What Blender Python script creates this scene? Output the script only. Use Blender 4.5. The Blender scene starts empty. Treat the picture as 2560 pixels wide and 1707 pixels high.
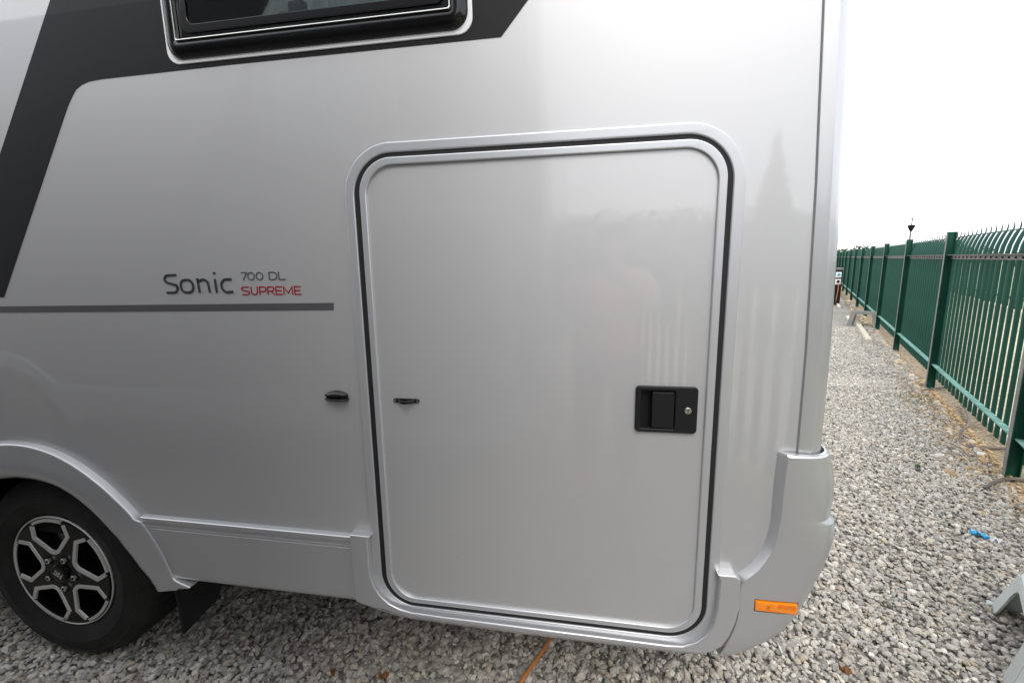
import bpy, bmesh, math, random
import numpy as np
from mathutils import Matrix, Vector
R = math.radians
random.seed(7)
rng = np.random.default_rng(11)
scn = bpy.context.scene
C = scn.collection

# ------------------------------------------------------------------ camera
cam = bpy.data.cameras.new('camera')
cam.lens = 16.0; cam.sensor_width = 36.0; cam.sensor_fit = 'HORIZONTAL'
cam.clip_start = 0.02; cam.clip_end = 800
co = bpy.data.objects.new('camera', cam); C.objects.link(co)
def cam_rows(p, y, r):
    cy, sy, cp, sp, cr, sr = math.cos(y), math.sin(y), math.cos(p), math.sin(p), math.cos(r), math.sin(r)
    M = Matrix(((cy, -sy, 0), (0, 0, -1), (sy, cy, 0)))
    Rx = Matrix(((1, 0, 0), (0, cp, -sp), (0, sp, cp)))
    Rr = Matrix(((cr, -sr, 0), (sr, cr, 0), (0, 0, 1)))
    return Rr @ Rx @ M
Q = cam_rows(R(9.86), R(-10.05), R(-0.97))
mw = Matrix.Identity(4)
for i in range(3):
    mw[i][0] = Q[0][i]; mw[i][1] = -Q[1][i]; mw[i][2] = -Q[2][i]
mw.translation = Vector((0, -1.1, 1.40))
co.matrix_world = mw
scn.camera = co

# ------------------------------------------------------------------ light
SUN_EL, SUN_AZ = 48.0, 168.0         # sun behind thin cloud, to the right of and behind the camera (azimuth from +Y to +X)
world = bpy.data.worlds.new('World'); scn.world = world; world.use_nodes = True
wn, wl = world.node_tree.nodes, world.node_tree.links
wn.clear()
wo = wn.new('ShaderNodeOutputWorld'); bg = wn.new('ShaderNodeBackground')
sky = wn.new('ShaderNodeTexSky'); sky.sky_type = 'NISHITA'; sky.sun_disc = False
sky.sun_elevation = R(SUN_EL); sky.sun_rotation = R(SUN_AZ); sky.air_density = 1.0; sky.dust_density = 3.0
tc = wn.new('ShaderNodeTexCoord'); mp = wn.new('ShaderNodeMapping'); mp.inputs['Scale'].default_value = (1, 1, 2.6)
nz = wn.new('ShaderNodeTexNoise'); nz.inputs['Scale'].default_value = 2.2; nz.inputs['Detail'].default_value = 6
cr = wn.new('ShaderNodeValToRGB'); cr.color_ramp.elements[0].position = .34; cr.color_ramp.elements[1].position = .56
cr.color_ramp.elements[0].color = (.62, .62, .62, 1); cr.color_ramp.elements[1].color = (1, 1, 1, 1)
cl = wn.new('ShaderNodeValToRGB')
cl.color_ramp.elements[0].color = (7.6, 7.9, 8.5, 1); cl.color_ramp.elements[1].color = (11.0, 11.2, 11.5, 1)
nz2 = wn.new('ShaderNodeTexNoise'); nz2.inputs['Scale'].default_value = 3.1; nz2.inputs['Detail'].default_value = 5
mx = wn.new('ShaderNodeMixRGB')
wl.new(tc.outputs['Generated'], mp.inputs['Vector'])
wl.new(mp.outputs['Vector'], nz.inputs['Vector']); wl.new(mp.outputs['Vector'], nz2.inputs['Vector'])
wl.new(nz.outputs['Fac'], cr.inputs['Fac']); wl.new(nz2.outputs['Fac'], cl.inputs['Fac'])
wl.new(cr.outputs['Color'], mx.inputs['Fac']); wl.new(sky.outputs['Color'], mx.inputs['Color1']); wl.new(cl.outputs['Color'], mx.inputs['Color2'])
wl.new(mx.outputs['Color'], bg.inputs['Color']); bg.inputs['Strength'].default_value = 0.096
wl.new(bg.outputs['Background'], wo.inputs['Surface'])
sl = bpy.data.lights.new('sun', 'SUN'); sl.energy = 0.9; sl.angle = R(26); sl.color = (1.0, .96, .90)
so = bpy.data.objects.new('sun', sl); C.objects.link(so)
sd = Vector((math.sin(R(SUN_AZ)) * math.cos(R(SUN_EL)), math.cos(R(SUN_AZ)) * math.cos(R(SUN_EL)), math.sin(R(SUN_EL))))
so.rotation_euler = sd.to_track_quat('Z', 'Y').to_euler(); so.location = (6, 8, 12)
vs = scn.view_settings; vs.view_transform = 'Standard'; vs.look = 'None'; vs.exposure = 1.13; vs.gamma = 1.0; vs.use_curve_mapping = False

# ------------------------------------------------------------------ materials
def mat(name, col, rough=.5, metal=0., coat=0., noise=0., nscale=8., bump=0., bscale=200., spec=.5, coatbump=0., rvar=0.):
    m = bpy.data.materials.new(name); m.use_nodes = True
    n, l = m.node_tree.nodes, m.node_tree.links
    b = n['Principled BSDF']
    b.inputs['Base Color'].default_value = (*col, 1); b.inputs['Roughness'].default_value = rough
    b.inputs['Metallic'].default_value = metal; b.inputs['Coat Weight'].default_value = coat
    b.inputs['Coat Roughness'].default_value = .025; b.inputs['Specular IOR Level'].default_value = spec
    t = n.new('ShaderNodeTexCoord')
    if noise or rvar:
        q = n.new('ShaderNodeTexNoise'); q.inputs['Scale'].default_value = nscale; q.inputs['Detail'].default_value = 5
        l.new(t.outputs['Object'], q.inputs['Vector'])
        if noise:
            r = n.new('ShaderNodeValToRGB')
            r.color_ramp.elements[0].position = .3; r.color_ramp.elements[1].position = .7
            r.color_ramp.elements[0].color = (*[c * (1 - noise) for c in col], 1)
            r.color_ramp.elements[1].color = (*[min(1, c * (1 + noise)) for c in col], 1)
            l.new(q.outputs['Fac'], r.inputs['Fac']); l.new(r.outputs['Color'], b.inputs['Base Color'])
        if rvar:
            a = n.new('ShaderNodeMapRange'); a.inputs['To Min'].default_value = rough - rvar; a.inputs['To Max'].default_value = rough + rvar
            l.new(q.outputs['Fac'], a.inputs['Value']); l.new(a.outputs['Result'], b.inputs['Roughness'])
    if bump:
        q = n.new('ShaderNodeTexNoise'); q.inputs['Scale'].default_value = bscale; q.inputs['Detail'].default_value = 3
        k = n.new('ShaderNodeBump'); k.inputs['Strength'].default_value = bump; k.inputs['Distance'].default_value = .001
        l.new(t.outputs['Object'], q.inputs['Vector']); l.new(q.outputs['Fac'], k.inputs['Height']); l.new(k.outputs['Normal'], b.inputs['Normal'])
    if coatbump:
        q = n.new('ShaderNodeTexNoise'); q.inputs['Scale'].default_value = 5.0; q.inputs['Detail'].default_value = 2
        k = n.new('ShaderNodeBump'); k.inputs['Strength'].default_value = 1.0; k.inputs['Distance'].default_value = coatbump
        l.new(t.outputs['Object'], q.inputs['Vector']); l.new(q.outputs['Fac'], k.inputs['Height']); l.new(k.outputs['Normal'], b.inputs['Coat Normal'])
        l.new(k.outputs['Normal'], b.inputs['Normal'])
    return m
M = {}
M['paint'] = mat('silver_metallic_paint', (.50, .501, .508), .50, .54, 1.0, noise=.03, nscale=900, coatbump=.00013)
M['paint'].node_tree.nodes['Principled BSDF'].inputs['Coat IOR'].default_value = 1.62; M['paint'].node_tree.nodes['Principled BSDF'].inputs['Coat Roughness'].default_value = .035
M['trim'] = mat('silver_trim_paint', (.50, .505, .52), .34, .60, .8, noise=.015, nscale=2500, bump=.03, bscale=900)
M['alu'] = mat('satin_aluminium', (.52, .53, .55), .40, .60, .2, bump=.02, bscale=600)
M['decal'] = mat('charcoal_film', (.006, .0062, .0072), .5, 0, .10, spec=.22)
M['stripe'] = mat('grey_film', (.085, .085, .09), .4, .2, .6)
M['gloss_black'] = mat('gloss_black_plastic', (.004, .004, .0045), .18, 0, .15, bump=.02, spec=.4)
M['satin_black'] = mat('black_textured_plastic', (.0075, .0075, .0085), .5, 0, 0, bump=.25, bscale=900, spec=.3)
M['rubber'] = mat('black_rubber', (.016, .015, .016), .65, 0, 0, spec=.3)
M['tyre'] = mat('tyre_rubber', (.0165, .016, .0155), .72, 0, 0, noise=.35, nscale=14, bump=.3, bscale=350, spec=.3)
M['white_frame'] = mat('light_grey_window_rim', (.72, .73, .74), .35, 0, .4)
M['chrome'] = mat('polished_steel', (.75, .74, .70), .22, 1.0, 0, rvar=.05, nscale=40)
M['rim_black'] = mat('gloss_black_wheel_paint', (.003, .003, .0035), .3, 0, .08, spec=.2)
M['rim_cut'] = mat('machined_wheel_face', (.66, .65, .63), .45, .65, .2, bump=.05, bscale=500)
M['dark'] = mat('dark_underbody', (.010, .010, .010), .85, 0, 0, spec=.15)
M['emblem'] = mat('dark_chrome_emblem', (.06, .063, .066), .3, .5, .4)
M['print_dark'] = mat('dark_print', (.055, .06, .065), .4)
M['print_red'] = mat('red_print', (.26, .006, .014), .4)
M['orange_dark'] = mat('shaded_orange_prism', (.62, .14, .008), .3)
M['seam'] = mat('grey_joint_sealant', (.17, .17, .18), .7)
M['curtain'] = mat('grey_curtain', (.72, .75, .75), .9, noise=.06, nscale=30)
M['interior'] = mat('cabin_lining', (.30, .29, .27), .8)
M['green'] = mat('green_powder_coat', (.005, .060, .038), .5, 0, 0, spec=.25, noise=.26, nscale=3.0, bump=.08, bscale=120)
M['green_old'] = mat('weathered_green_rail', (.16, .34, .29), .6, 0, 0, noise=.30, nscale=9, bump=.15, bscale=120)
M['grey_rail'] = mat('weathered_grey_rail', (.17, .165, .155), .65, 0, 0, noise=.25, nscale=12, bump=.15, bscale=120)
M['step'] = mat('grey_moulded_plastic', (.50, .535, .52), .5, 0, 0, noise=.06, nscale=5, bump=.12, bscale=600)
M['wood'] = mat('pale_sawn_timber', (.58, .53, .42), .75, noise=.18, nscale=14, bump=.3, bscale=60)
M['hose'] = mat('brown_grey_rubber_cable', (.13, .105, .085), .6, noise=.2, nscale=9)
M['hose_dark'] = mat('dark_rubber_cable', (.06, .05, .05), .6)
M['orange_cable'] = mat('orange_cable_sheath', (.50, .17, .035), .45, noise=.12, nscale=20)
M['skin'] = mat('skin', (.52, .30, .22), .5)
M['pink'] = mat('pink_cotton', (.72, .34, .34), .85, bump=.3, bscale=60)
M['jeans'] = mat('dark_trouser_cloth', (.06, .07, .10), .85)
M['hair'] = mat('brown_hair', (.07, .045, .03), .7)
M['leaf'] = mat('dry_brown_leaf', (.26, .12, .045), .7, noise=.3, nscale=40)
M['weed'] = mat('green_weed', (.10, .22, .05), .7)
M['blue_film'] = mat('blue_plastic_wrapper', (.03, .42, .75), .3, 0, .5)
M['white_film'] = mat('white_plastic_film', (.80, .82, .84), .3, 0, .5)
M['far_white'] = mat('white_far_cabin', (.75, .75, .73), .6)
M['far_red'] = mat('red_far_fascia', (.55, .05, .04), .5)

m = mat('orange_lens', (.95, .27, .01), .18, 0, .6); M['orange'] = m
b = m.node_tree.nodes['Principled BSDF']; b.inputs['Subsurface Weight'].default_value = .25
b.inputs['Subsurface Radius'].default_value = (.01, .004, .001)
t = m.node_tree.nodes.new('ShaderNodeTexCoord'); wv = m.node_tree.nodes.new('ShaderNodeTexWave'); wv.inputs['Scale'].default_value = 110; wv.bands_direction = 'X'
kb = m.node_tree.nodes.new('ShaderNodeBump'); kb.inputs['Strength'].default_value = .5; kb.inputs['Distance'].default_value = .001
m.node_tree.links.new(t.outputs['Object'], wv.inputs['Vector']); m.node_tree.links.new(wv.outputs['Fac'], kb.inputs['Height']); m.node_tree.links.new(kb.outputs['Normal'], b.inputs['Normal'])

n_, l_ = M['curtain'].node_tree.nodes, M['curtain'].node_tree.links
tl = n_.new('ShaderNodeBsdfTranslucent'); tl.inputs['Color'].default_value = (.55, .60, .60, 1); mxs = n_.new('ShaderNodeMixShader'); mxs.inputs[0].default_value = .45
l_.new(n_['Principled BSDF'].outputs[0], mxs.inputs[1]); l_.new(tl.outputs[0], mxs.inputs[2]); l_.new(mxs.outputs[0], n_['Material Output'].inputs['Surface'])
m = bpy.data.materials.new('smoked_acrylic'); m.use_nodes = True; n, l = m.node_tree.nodes, m.node_tree.links; n.clear()
o = n.new('ShaderNodeOutputMaterial'); tr = n.new('ShaderNodeBsdfTransparent'); tr.inputs['Color'].default_value = (.74, .78, .78, 1)
gl = n.new('ShaderNodeBsdfGlossy'); gl.inputs['Roughness'].default_value = .02; fr = n.new('ShaderNodeFresnel'); fr.inputs['IOR'].default_value = 1.49
ms = n.new('ShaderNodeMixShader'); l.new(fr.outputs[0], ms.inputs[0]); l.new(tr.outputs[0], ms.inputs[1]); l.new(gl.outputs[0], ms.inputs[2]); l.new(ms.outputs[0], o.inputs[0])
M['glass'] = m

# stones: colour from a per-stone attribute
m = bpy.data.materials.new('crushed_limestone'); m.use_nodes = True; n, l = m.node_tree.nodes, m.node_tree.links
b = n['Principled BSDF']; b.inputs['Roughness'].default_value = .8; b.inputs['Specular IOR Level'].default_value = .25
at = n.new('ShaderNodeAttribute'); at.attribute_name = 'tint'
q = n.new('ShaderNodeTexNoise'); q.inputs['Scale'].default_value = 160; q.inputs['Detail'].default_value = 4
tcn = n.new('ShaderNodeTexCoord'); l.new(tcn.outputs['Object'], q.inputs['Vector'])
mr = n.new('ShaderNodeMapRange'); mr.inputs['To Min'].default_value = .72; mr.inputs['To Max'].default_value = 1.25; l.new(q.outputs['Fac'], mr.inputs['Value'])
mm = n.new('ShaderNodeVectorMath'); mm.operation = 'SCALE'; l.new(at.outputs['Vector'], mm.inputs[0]); l.new(mr.outputs['Result'], mm.inputs['Scale'])
l.new(mm.outputs['Vector'], b.inputs['Base Color'])
kb = n.new('ShaderNodeBump'); kb.inputs['Strength'].default_value = .4; kb.inputs['Distance'].default_value = .002; l.new(q.outputs['Fac'], kb.inputs['Height']); l.new(kb.outputs['Normal'], b.inputs['Normal'])
M['stone'] = m

def ground_mat(name, c0, c1, scale):
    m = bpy.data.materials.new(name); m.use_nodes = True; n, l = m.node_tree.nodes, m.node_tree.links
    b = n['Principled BSDF']; b.inputs['Roughness'].default_value = .9; b.inputs['Specular IOR Level'].default_value = .2
    t = n.new('ShaderNodeTexCoord'); v = n.new('ShaderNodeTexVoronoi'); v.inputs['Scale'].default_value = scale
    l.new(t.outputs['Object'], v.inputs['Vector'])
    r = n.new('ShaderNodeValToRGB'); r.color_ramp.elements[0].color = (*c0, 1); r.color_ramp.elements[1].color = (*c1, 1)
    s = n.new('ShaderNodeSeparateColor'); l.new(v.outputs['Color'], s.inputs['Color']); l.new(s.outputs['Red'], r.inputs['Fac'])
    q = n.new('ShaderNodeTexNoise'); q.inputs['Scale'].default_value = .8; q.inputs['Detail'].default_value = 6; l.new(t.outputs['Object'], q.inputs['Vector'])
    x = n.new('ShaderNodeMixRGB'); x.blend_type = 'MULTIPLY'; x.inputs['Fac'].default_value = .5
    r2 = n.new('ShaderNodeValToRGB'); r2.color_ramp.elements[0].position = .35; r2.color_ramp.elements[0].color = (.6, .58, .55, 1); r2.color_ramp.elements[1].position = .65
    l.new(q.outputs['Fac'], r2.inputs['Fac']); l.new(r.outputs['Color'], x.inputs['Color1']); l.new(r2.outputs['Color'], x.inputs['Color2']); l.new(x.outputs['Color'], b.inputs['Base Color'])
    k = n.new('ShaderNodeBump'); k.invert = True; k.inputs['Strength'].default_value = .9; k.inputs['Distance'].default_value = .012
    l.new(v.outputs['Distance'], k.inputs['Height']); l.new(k.outputs['Normal'], b.inputs['Normal'])
    return m
M['gravel'] = ground_mat('gravel_bed', (.16, .15, .14), (.46, .43, .39), 42)
M['verge'] = ground_mat('pale_dry_verge', (.42, .38, .27), (.60, .56, .42), 12)
M['soil'] = ground_mat('soil_and_leaf_litter', (.13, .10, .07), (.38, .31, .21), 55)

def leaf_mat(name, c0, c1):
    m = bpy.data.materials.new(name); m.use_nodes = True; n, l = m.node_tree.nodes, m.node_tree.links
    b = n['Principled BSDF']; b.inputs['Roughness'].default_value = .7
    at = n.new('ShaderNodeAttribute'); at.attribute_name = 'tint'
    r = n.new('ShaderNodeValToRGB'); r.color_ramp.elements[0].color = (*c0, 1); r.color_ramp.elements[1].color = (*c1, 1)
    l.new(at.outputs['Fac'], r.inputs['Fac']); l.new(r.outputs['Color'], b.inputs['Base Color'])
    return m
M['foliage'] = leaf_mat('hedge_foliage', (.030, .050, .018), (.11, .14, .05))
M['conifer'] = leaf_mat('conifer_foliage', (.015, .032, .018), (.05, .085, .04))
M['bark'] = mat('bark', (.12, .09, .07), .9, noise=.3, nscale=8)

# ------------------------------------------------------------------ helpers
def link(o, parent=None):
    C.objects.link(o)
    if parent is not None: o.parent = parent
    return o
def wn_mod(o):
    md = o.modifiers.new('weighted', 'WEIGHTED_NORMAL'); md.keep_sharp = True; md.weight = 100
    return o
def finish(me, material, sharp=32):
    if material is not None: me.materials.append(material)
    me.polygons.foreach_set('use_smooth', [True] * len(me.polygons))
    me.update()
    if sharp is not None: me.set_sharp_from_angle(angle=R(sharp))
def mobj(name, verts, faces, material, parent=None, sharp=32, fix=True):
    me = bpy.data.meshes.new(name); me.from_pydata([tuple(v) for v in verts], [], [tuple(f) for f in faces])
    if fix:
        bm = bmesh.new(); bm.from_mesh(me); bmesh.ops.recalc_face_normals(bm, faces=bm.faces); bm.to_mesh(me); bm.free()
    finish(me, material, sharp)
    return link(bpy.data.objects.new(name, me), parent)
def tag(o, label=None, cat=None, group=None, kind=None):
    if label: o['label'] = label
    if cat: o['category'] = cat
    if group: o['group'] = group
    if kind: o['kind'] = kind
    return o
def thing(name, label, cat, loc=(0, 0, 0), group=None):
    o = bpy.data.objects.new(name, None); o.empty_display_size = .2; C.objects.link(o); o.location = loc
    return tag(o, label, cat, group)
def copy_tree(o, parent=None):
    c = o.copy(); C.objects.link(c); c.parent = parent
    for ch in list(o.children): copy_tree(ch, c)
    return c
def bpts(x0, x1, y0, y1, z0, z1):
    v = [(x0, y0, z0), (x1, y0, z0), (x1, y1, z0), (x0, y1, z0), (x0, y0, z1), (x1, y0, z1), (x1, y1, z1), (x0, y1, z1)]
    f = [(0, 3, 2, 1), (4, 5, 6, 7), (0, 1, 5, 4), (1, 2, 6, 5), (2, 3, 7, 6), (3, 0, 4, 7)]
    return v, f
def box(name, x0, x1, y0, y1, z0, z1, material, parent=None, bev=0):
    v, f = bpts(x0, x1, y0, y1, z0, z1)
    me = bpy.data.meshes.new(name); me.from_pydata(v, [], f)
    if bev:
        bm = bmesh.new(); bm.from_mesh(me)
        bmesh.ops.bevel(bm, geom=list(bm.edges), offset=bev, segments=2, profile=.6, affect='EDGES'); bm.to_mesh(me); bm.free()
    finish(me, material, 40)
    return link(bpy.data.objects.new(name, me), parent)
def rrect(x0, x1, z0, z1, r, n=10):
    if not isinstance(r, (tuple, list)): r = (r,) * 4          # bottom-left, bottom-right, top-right, top-left
    out = []
    for (cx, cz, a, q) in ((x0, z0, 180, r[0]), (x1, z0, 270, r[1]), (x1, z1, 0, r[2]), (x0, z1, 90, r[3])):
        sx = 1 if cx == x0 else -1; sz = 1 if cz == z0 else -1
        for i in range(n + 1):
            t = R(a + 90 * i / n)
            out.append((cx + sx * q + q * math.cos(t), cz + sz * q + q * math.sin(t)))
    return out
def smooth_poly(pts, it=1):
    for _ in range(it):
        q = []
        for i in range(len(pts)):
            a, b = pts[i], pts[(i + 1) % len(pts)]
            q += [(a[0] * .75 + b[0] * .25, a[1] * .75 + b[1] * .25), (a[0] * .25 + b[0] * .75, a[1] * .25 + b[1] * .75)]
        pts = q
    return pts
def plate(name, outer, holes, yf, yb, material, bev=0., parent=None, res=3, sharp=32):
    """flat plate in the XZ plane, front face at y=yf (towards -y), back at y=yb, rounded front and back edges"""
    cu = bpy.data.curves.new(name, 'CURVE'); cu.dimensions = '2D'; cu.fill_mode = 'BOTH'
    for pl in [outer] + list(holes):
        s = cu.splines.new('POLY'); s.points.add(len(pl) - 1)
        for p, (x, z) in zip(s.points, pl): p.co = (x, z, 0, 1)
        s.use_cyclic_u = True
    h = (yb - yf) / 2
    bev = min(bev, h * .98)
    cu.extrude = h - bev; cu.bevel_depth = bev; cu.bevel_resolution = res; cu.offset = -bev
    ob = bpy.data.objects.new(name, cu)
    me = bpy.data.meshes.new_from_object(ob)
    bpy.data.objects.remove(ob); bpy.data.curves.remove(cu)
    me.name = name
    k = np.empty(len(me.vertices) * 3); me.vertices.foreach_get('co', k); k = k.reshape(-1, 3)
    me.vertices.foreach_set('co', np.stack([k[:, 0], (yf + yb) / 2 - k[:, 2], k[:, 1]], 1).ravel())
    bm = bmesh.new(); bm.from_mesh(me); bmesh.ops.remove_doubles(bm, verts=bm.verts, dist=1e-5)
    bmesh.ops.recalc_face_normals(bm, faces=bm.faces); bm.to_mesh(me); bm.free()
    me.materials.clear(); finish(me, material, sharp)
    o = link(bpy.data.objects.new(name, me), parent)
    return wn_mod(o) if bev else o
def grid(name, rows, material, parent=None, closed=False, cap=False, sharp=32):
    n = len(rows[0]); v = [p for r in rows for p in r]; f = []
    for i in range(len(rows) - 1):
        for j in range(n - (0 if closed else 1)):
            a, b = i * n + j, i * n + (j + 1) % n
            f.append((a, b, b + n, a + n))
    if cap: f += [tuple(range(n))[::-1], tuple(range((len(rows) - 1) * n, len(rows) * n))]
    return wn_mod(mobj(name, v, f, material, parent, sharp))
def tube_data(path, r, sides=8):
    path = [Vector(p) for p in path]; rows = []
    for i, p in enumerate(path):
        d = (path[min(i + 1, len(path) - 1)] - path[max(i - 1, 0)]).normalized()
        u = d.cross(Vector((0, 0, 1)) if abs(d.z) < .9 else Vector((1, 0, 0))).normalized(); w = d.cross(u)
        rr = r[i] if isinstance(r, (list, tuple)) else r
        rows.append([p + (u * math.cos(2 * math.pi * k / sides) + w * math.sin(2 * math.pi * k / sides)) * rr for k in range(sides)])
    return rows
def tube(name, path, r, material, parent=None, sides=10):
    return grid(name, tube_data(path, r, sides), material, parent, closed=True, cap=True)
def catmull(pts, n=8):
    P = [Vector(p) for p in pts]; P = [P[0]] + P + [P[-1]]; out = []
    for i in range(1, len(P) - 2):
        for k in range(n):
            t = k / n; a, b, c, d = P[i - 1], P[i], P[i + 1], P[i + 2]
            out.append(.5 * ((2 * b) + (c - a) * t + (2 * a - 5 * b + 4 * c - d) * t * t + (3 * b - a - 3 * c + d) * t ** 3))
    out.append(P[-2]); return out
def stroke_poly(pts, w):
    L, Rr = [], []; n = len(pts)
    for i, p in enumerate(pts):
        a = pts[max(i - 1, 0)]; b = pts[min(i + 1, n - 1)]
        def nrm(u, v):
            dx, dz = v[0] - u[0], v[1] - u[1]; h = math.hypot(dx, dz) or 1; return (-dz / h, dx / h)
        n1 = nrm(a, p) if i > 0 else nrm(p, b); n2 = nrm(p, b) if i < n - 1 else n1
        m = (n1[0] + n2[0], n1[1] + n2[1]); h = math.hypot(*m) or 1; m = (m[0] / h, m[1] / h)
        k = min(1 / max(.3, m[0] * n1[0] + m[1] * n1[1]), 1.8)
        L.append((p[0] + m[0] * w / 2 * k, p[1] + m[1] * w / 2 * k)); Rr.append((p[0] - m[0] * w / 2 * k, p[1] - m[1] * w / 2 * k))
    return L, Rr
def strokes(name, lines, w, yf, yb, material, parent=None, bevel=0):
    """flat ribbons of width w along polylines in XZ, with real thickness"""
    V, F = [], []
    for pts in lines:
        cl = len(pts) > 3 and math.hypot(pts[0][0] - pts[-1][0], pts[0][1] - pts[-1][1]) < 1e-6
        if cl:
            q = [pts[-2]] + list(pts) + [pts[1]]; L, Rr = stroke_poly(q, w); L, Rr = L[1:-1], Rr[1:-1]
        else: L, Rr = stroke_poly(pts, w)
        s = len(V); n = len(L)
        for (a, b) in zip(L, Rr):
            mx_, mz_ = (a[0] + b[0]) / 2, (a[1] + b[1]) / 2; e = bevel
            ai = (a[0] + (mx_ - a[0]) * e, a[1] + (mz_ - a[1]) * e); bi = (b[0] + (mx_ - b[0]) * e, b[1] + (mz_ - b[1]) * e)
            V += [(a[0], yb, a[1]), (ai[0], yf, ai[1]), (bi[0], yf, bi[1]), (b[0], yb, b[1])]
        for i in range(n - 1):
            a = s + i * 4; c = a + 4
            F += [(a, a + 1, c + 1, c), (a + 1, a + 2, c + 2, c + 1), (a + 2, a + 3, c + 3, c + 2)]
        if not cl:
            F += [(s, s + 3, s + 2, s + 1), (s + n * 4 - 4, s + n * 4 - 3, s + n * 4 - 2, s + n * 4 - 1)]
    return mobj(name, V, F, material, parent, 30)
def arc(cx, cz, rx, rz, a0, a1, n=8):
    return [(cx + rx * math.cos(R(a0 + (a1 - a0) * i / n)), cz + rz * math.sin(R(a0 + (a1 - a0) * i / n))) for i in range(n + 1)]

# letters: strokes in units of cap height 1
def glyph(ch):
    if ch == 'S': return .92, [[(.78, .94)] + arc(.30, .72, .28, .22, 90, 200, 8) + [(.14, .55), (.62, .44)] + arc(.50, .27, .27, .24, 40, -90, 8) + [(.03, .03)]]
    if ch == 'o':
        p = [(.42 + .39 * abs(math.cos(t)) ** .8 * (1 if math.cos(t) > 0 else -1), .36 + .33 * abs(math.sin(t)) ** .8 * (1 if math.sin(t) > 0 else -1)) for t in [2 * math.pi * i / 28 for i in range(28)]]
        return .86, [p + [p[0]]]
    if ch == 'n': return .84, [[(.08, .76), (.12, .02)], [(.10, .60)] + arc(.42, .40, .32, .29, 125, 20, 8) + [(.77, .02)]]
    if ch == 'i': return .30, [[(.12, .72), (.15, .02)], [(.115, .95), (.12, 1.06)]]
    if ch == 'c': return .74, [[(.70, .69)] + arc(.38, .36, .33, .33, 95, 265, 10) + [(.72, .06)]]
    if ch == '7': return .66, [[(.02, .95), (.62, .95), (.20, .0)]]
    if ch == '0':
        p = arc(.37, .5, .33, .45, 0, 360, 24); return .84, [p]
    if ch == 'D': return .95, [[(.08, .97), (.08, .04)], [(.08, .95), (.42, .95)] + arc(.46, .5, .38, .45, 80, -80, 10) + [(.42, .05), (.08, .05)]]
    if ch == 'L': return .74, [[(.08, 1.0), (.08, .05), (.72, .05)]]
    if ch == 'U': return .86, [[(.08, 1.0), (.08, .36)] + arc(.39, .36, .31, .31, 180, 360, 10)[1:] + [(.70, 1.0)]]
    if ch == 'P': return .80, [[(.08, 0), (.08, .95), (.45, .95)] + arc(.47, .68, .24, .27, 80, -80, 8) + [(.45, .41), (.10, .41)]]
    if ch == 'R': return .82, [[(.08, 0), (.08, .95), (.45, .95)] + arc(.47, .70, .24, .25, 80, -80, 8) + [(.45, .45), (.10, .45)], [(.42, .44), (.74, .0)]]
    if ch == 'E': return .78, [[(.70, .95), (.08, .95), (.08, .05), (.72, .05)], [(.10, .5), (.64, .5)]]
    if ch == 'M': return 1.08, [[(.08, 0), (.08, .96), (.51, .22), (.94, .96), (.94, 0)]]
    if ch == 'F': return .62, [[(.08, 0), (.08, .95), (.54, .95)], [(.10, .5), (.48, .5)]]
    if ch == 'I': return .26, [[(.10, 0), (.10, 1.0)]]
    if ch == 'A': return .62, [[(.06, 0), (.06, .95), (.50, .95), (.50, 0)], [(.06, .42), (.50, .42)]]
    if ch == 'T': return .62, [[(.0, .95), (.56, .95)], [(.28, .95), (.28, 0)]]
    return .42, []
def text_lines(s, x, z, cap, width=None):
    tot = sum(glyph(c)[0] for c in s); k = (width / tot) if width else cap
    out = []; u = x
    for c in s:
        w, ls = glyph(c)
        for l in ls: out.append([(u + p[0] * k, z + p[1] * cap) for p in l])
        u += w * k
    return out

# ================================================================== GROUND
def sheet(name, pts, z, material):
    return mobj(name, [(x, y, z) for x, y in pts], [tuple(range(len(pts)))], material, None, None)
FB = Vector((3.58, 4.42)); FD = Vector((math.sin(R(23.1)), math.cos(R(23.1)))); FN = Vector((FD.y, -FD.x))
def fp(s, off): return FB + FD * s + FN * off
g = sheet('ground', [(-300, -300), (300, -300), (300, 300), (-300, 300)], -.012, M['verge']); tag(g, kind='structure')
a, b_, c_, d_ = fp(-30, .25), fp(60, .25), fp(60, -26), fp(-30, -26)
g = sheet('gravel_yard', [tuple(a), tuple(b_), tuple(c_), tuple(d_)], -.006, M['gravel']); tag(g, kind='structure')
a, b_, c_, d_ = fp(-8, .22), fp(40, .22), fp(40, -.22), fp(-8, -.14)
g = sheet('soil_strip', [tuple(a), tuple(b_), tuple(c_), tuple(d_)], -.001, M['soil']); tag(g, kind='structure')

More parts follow.
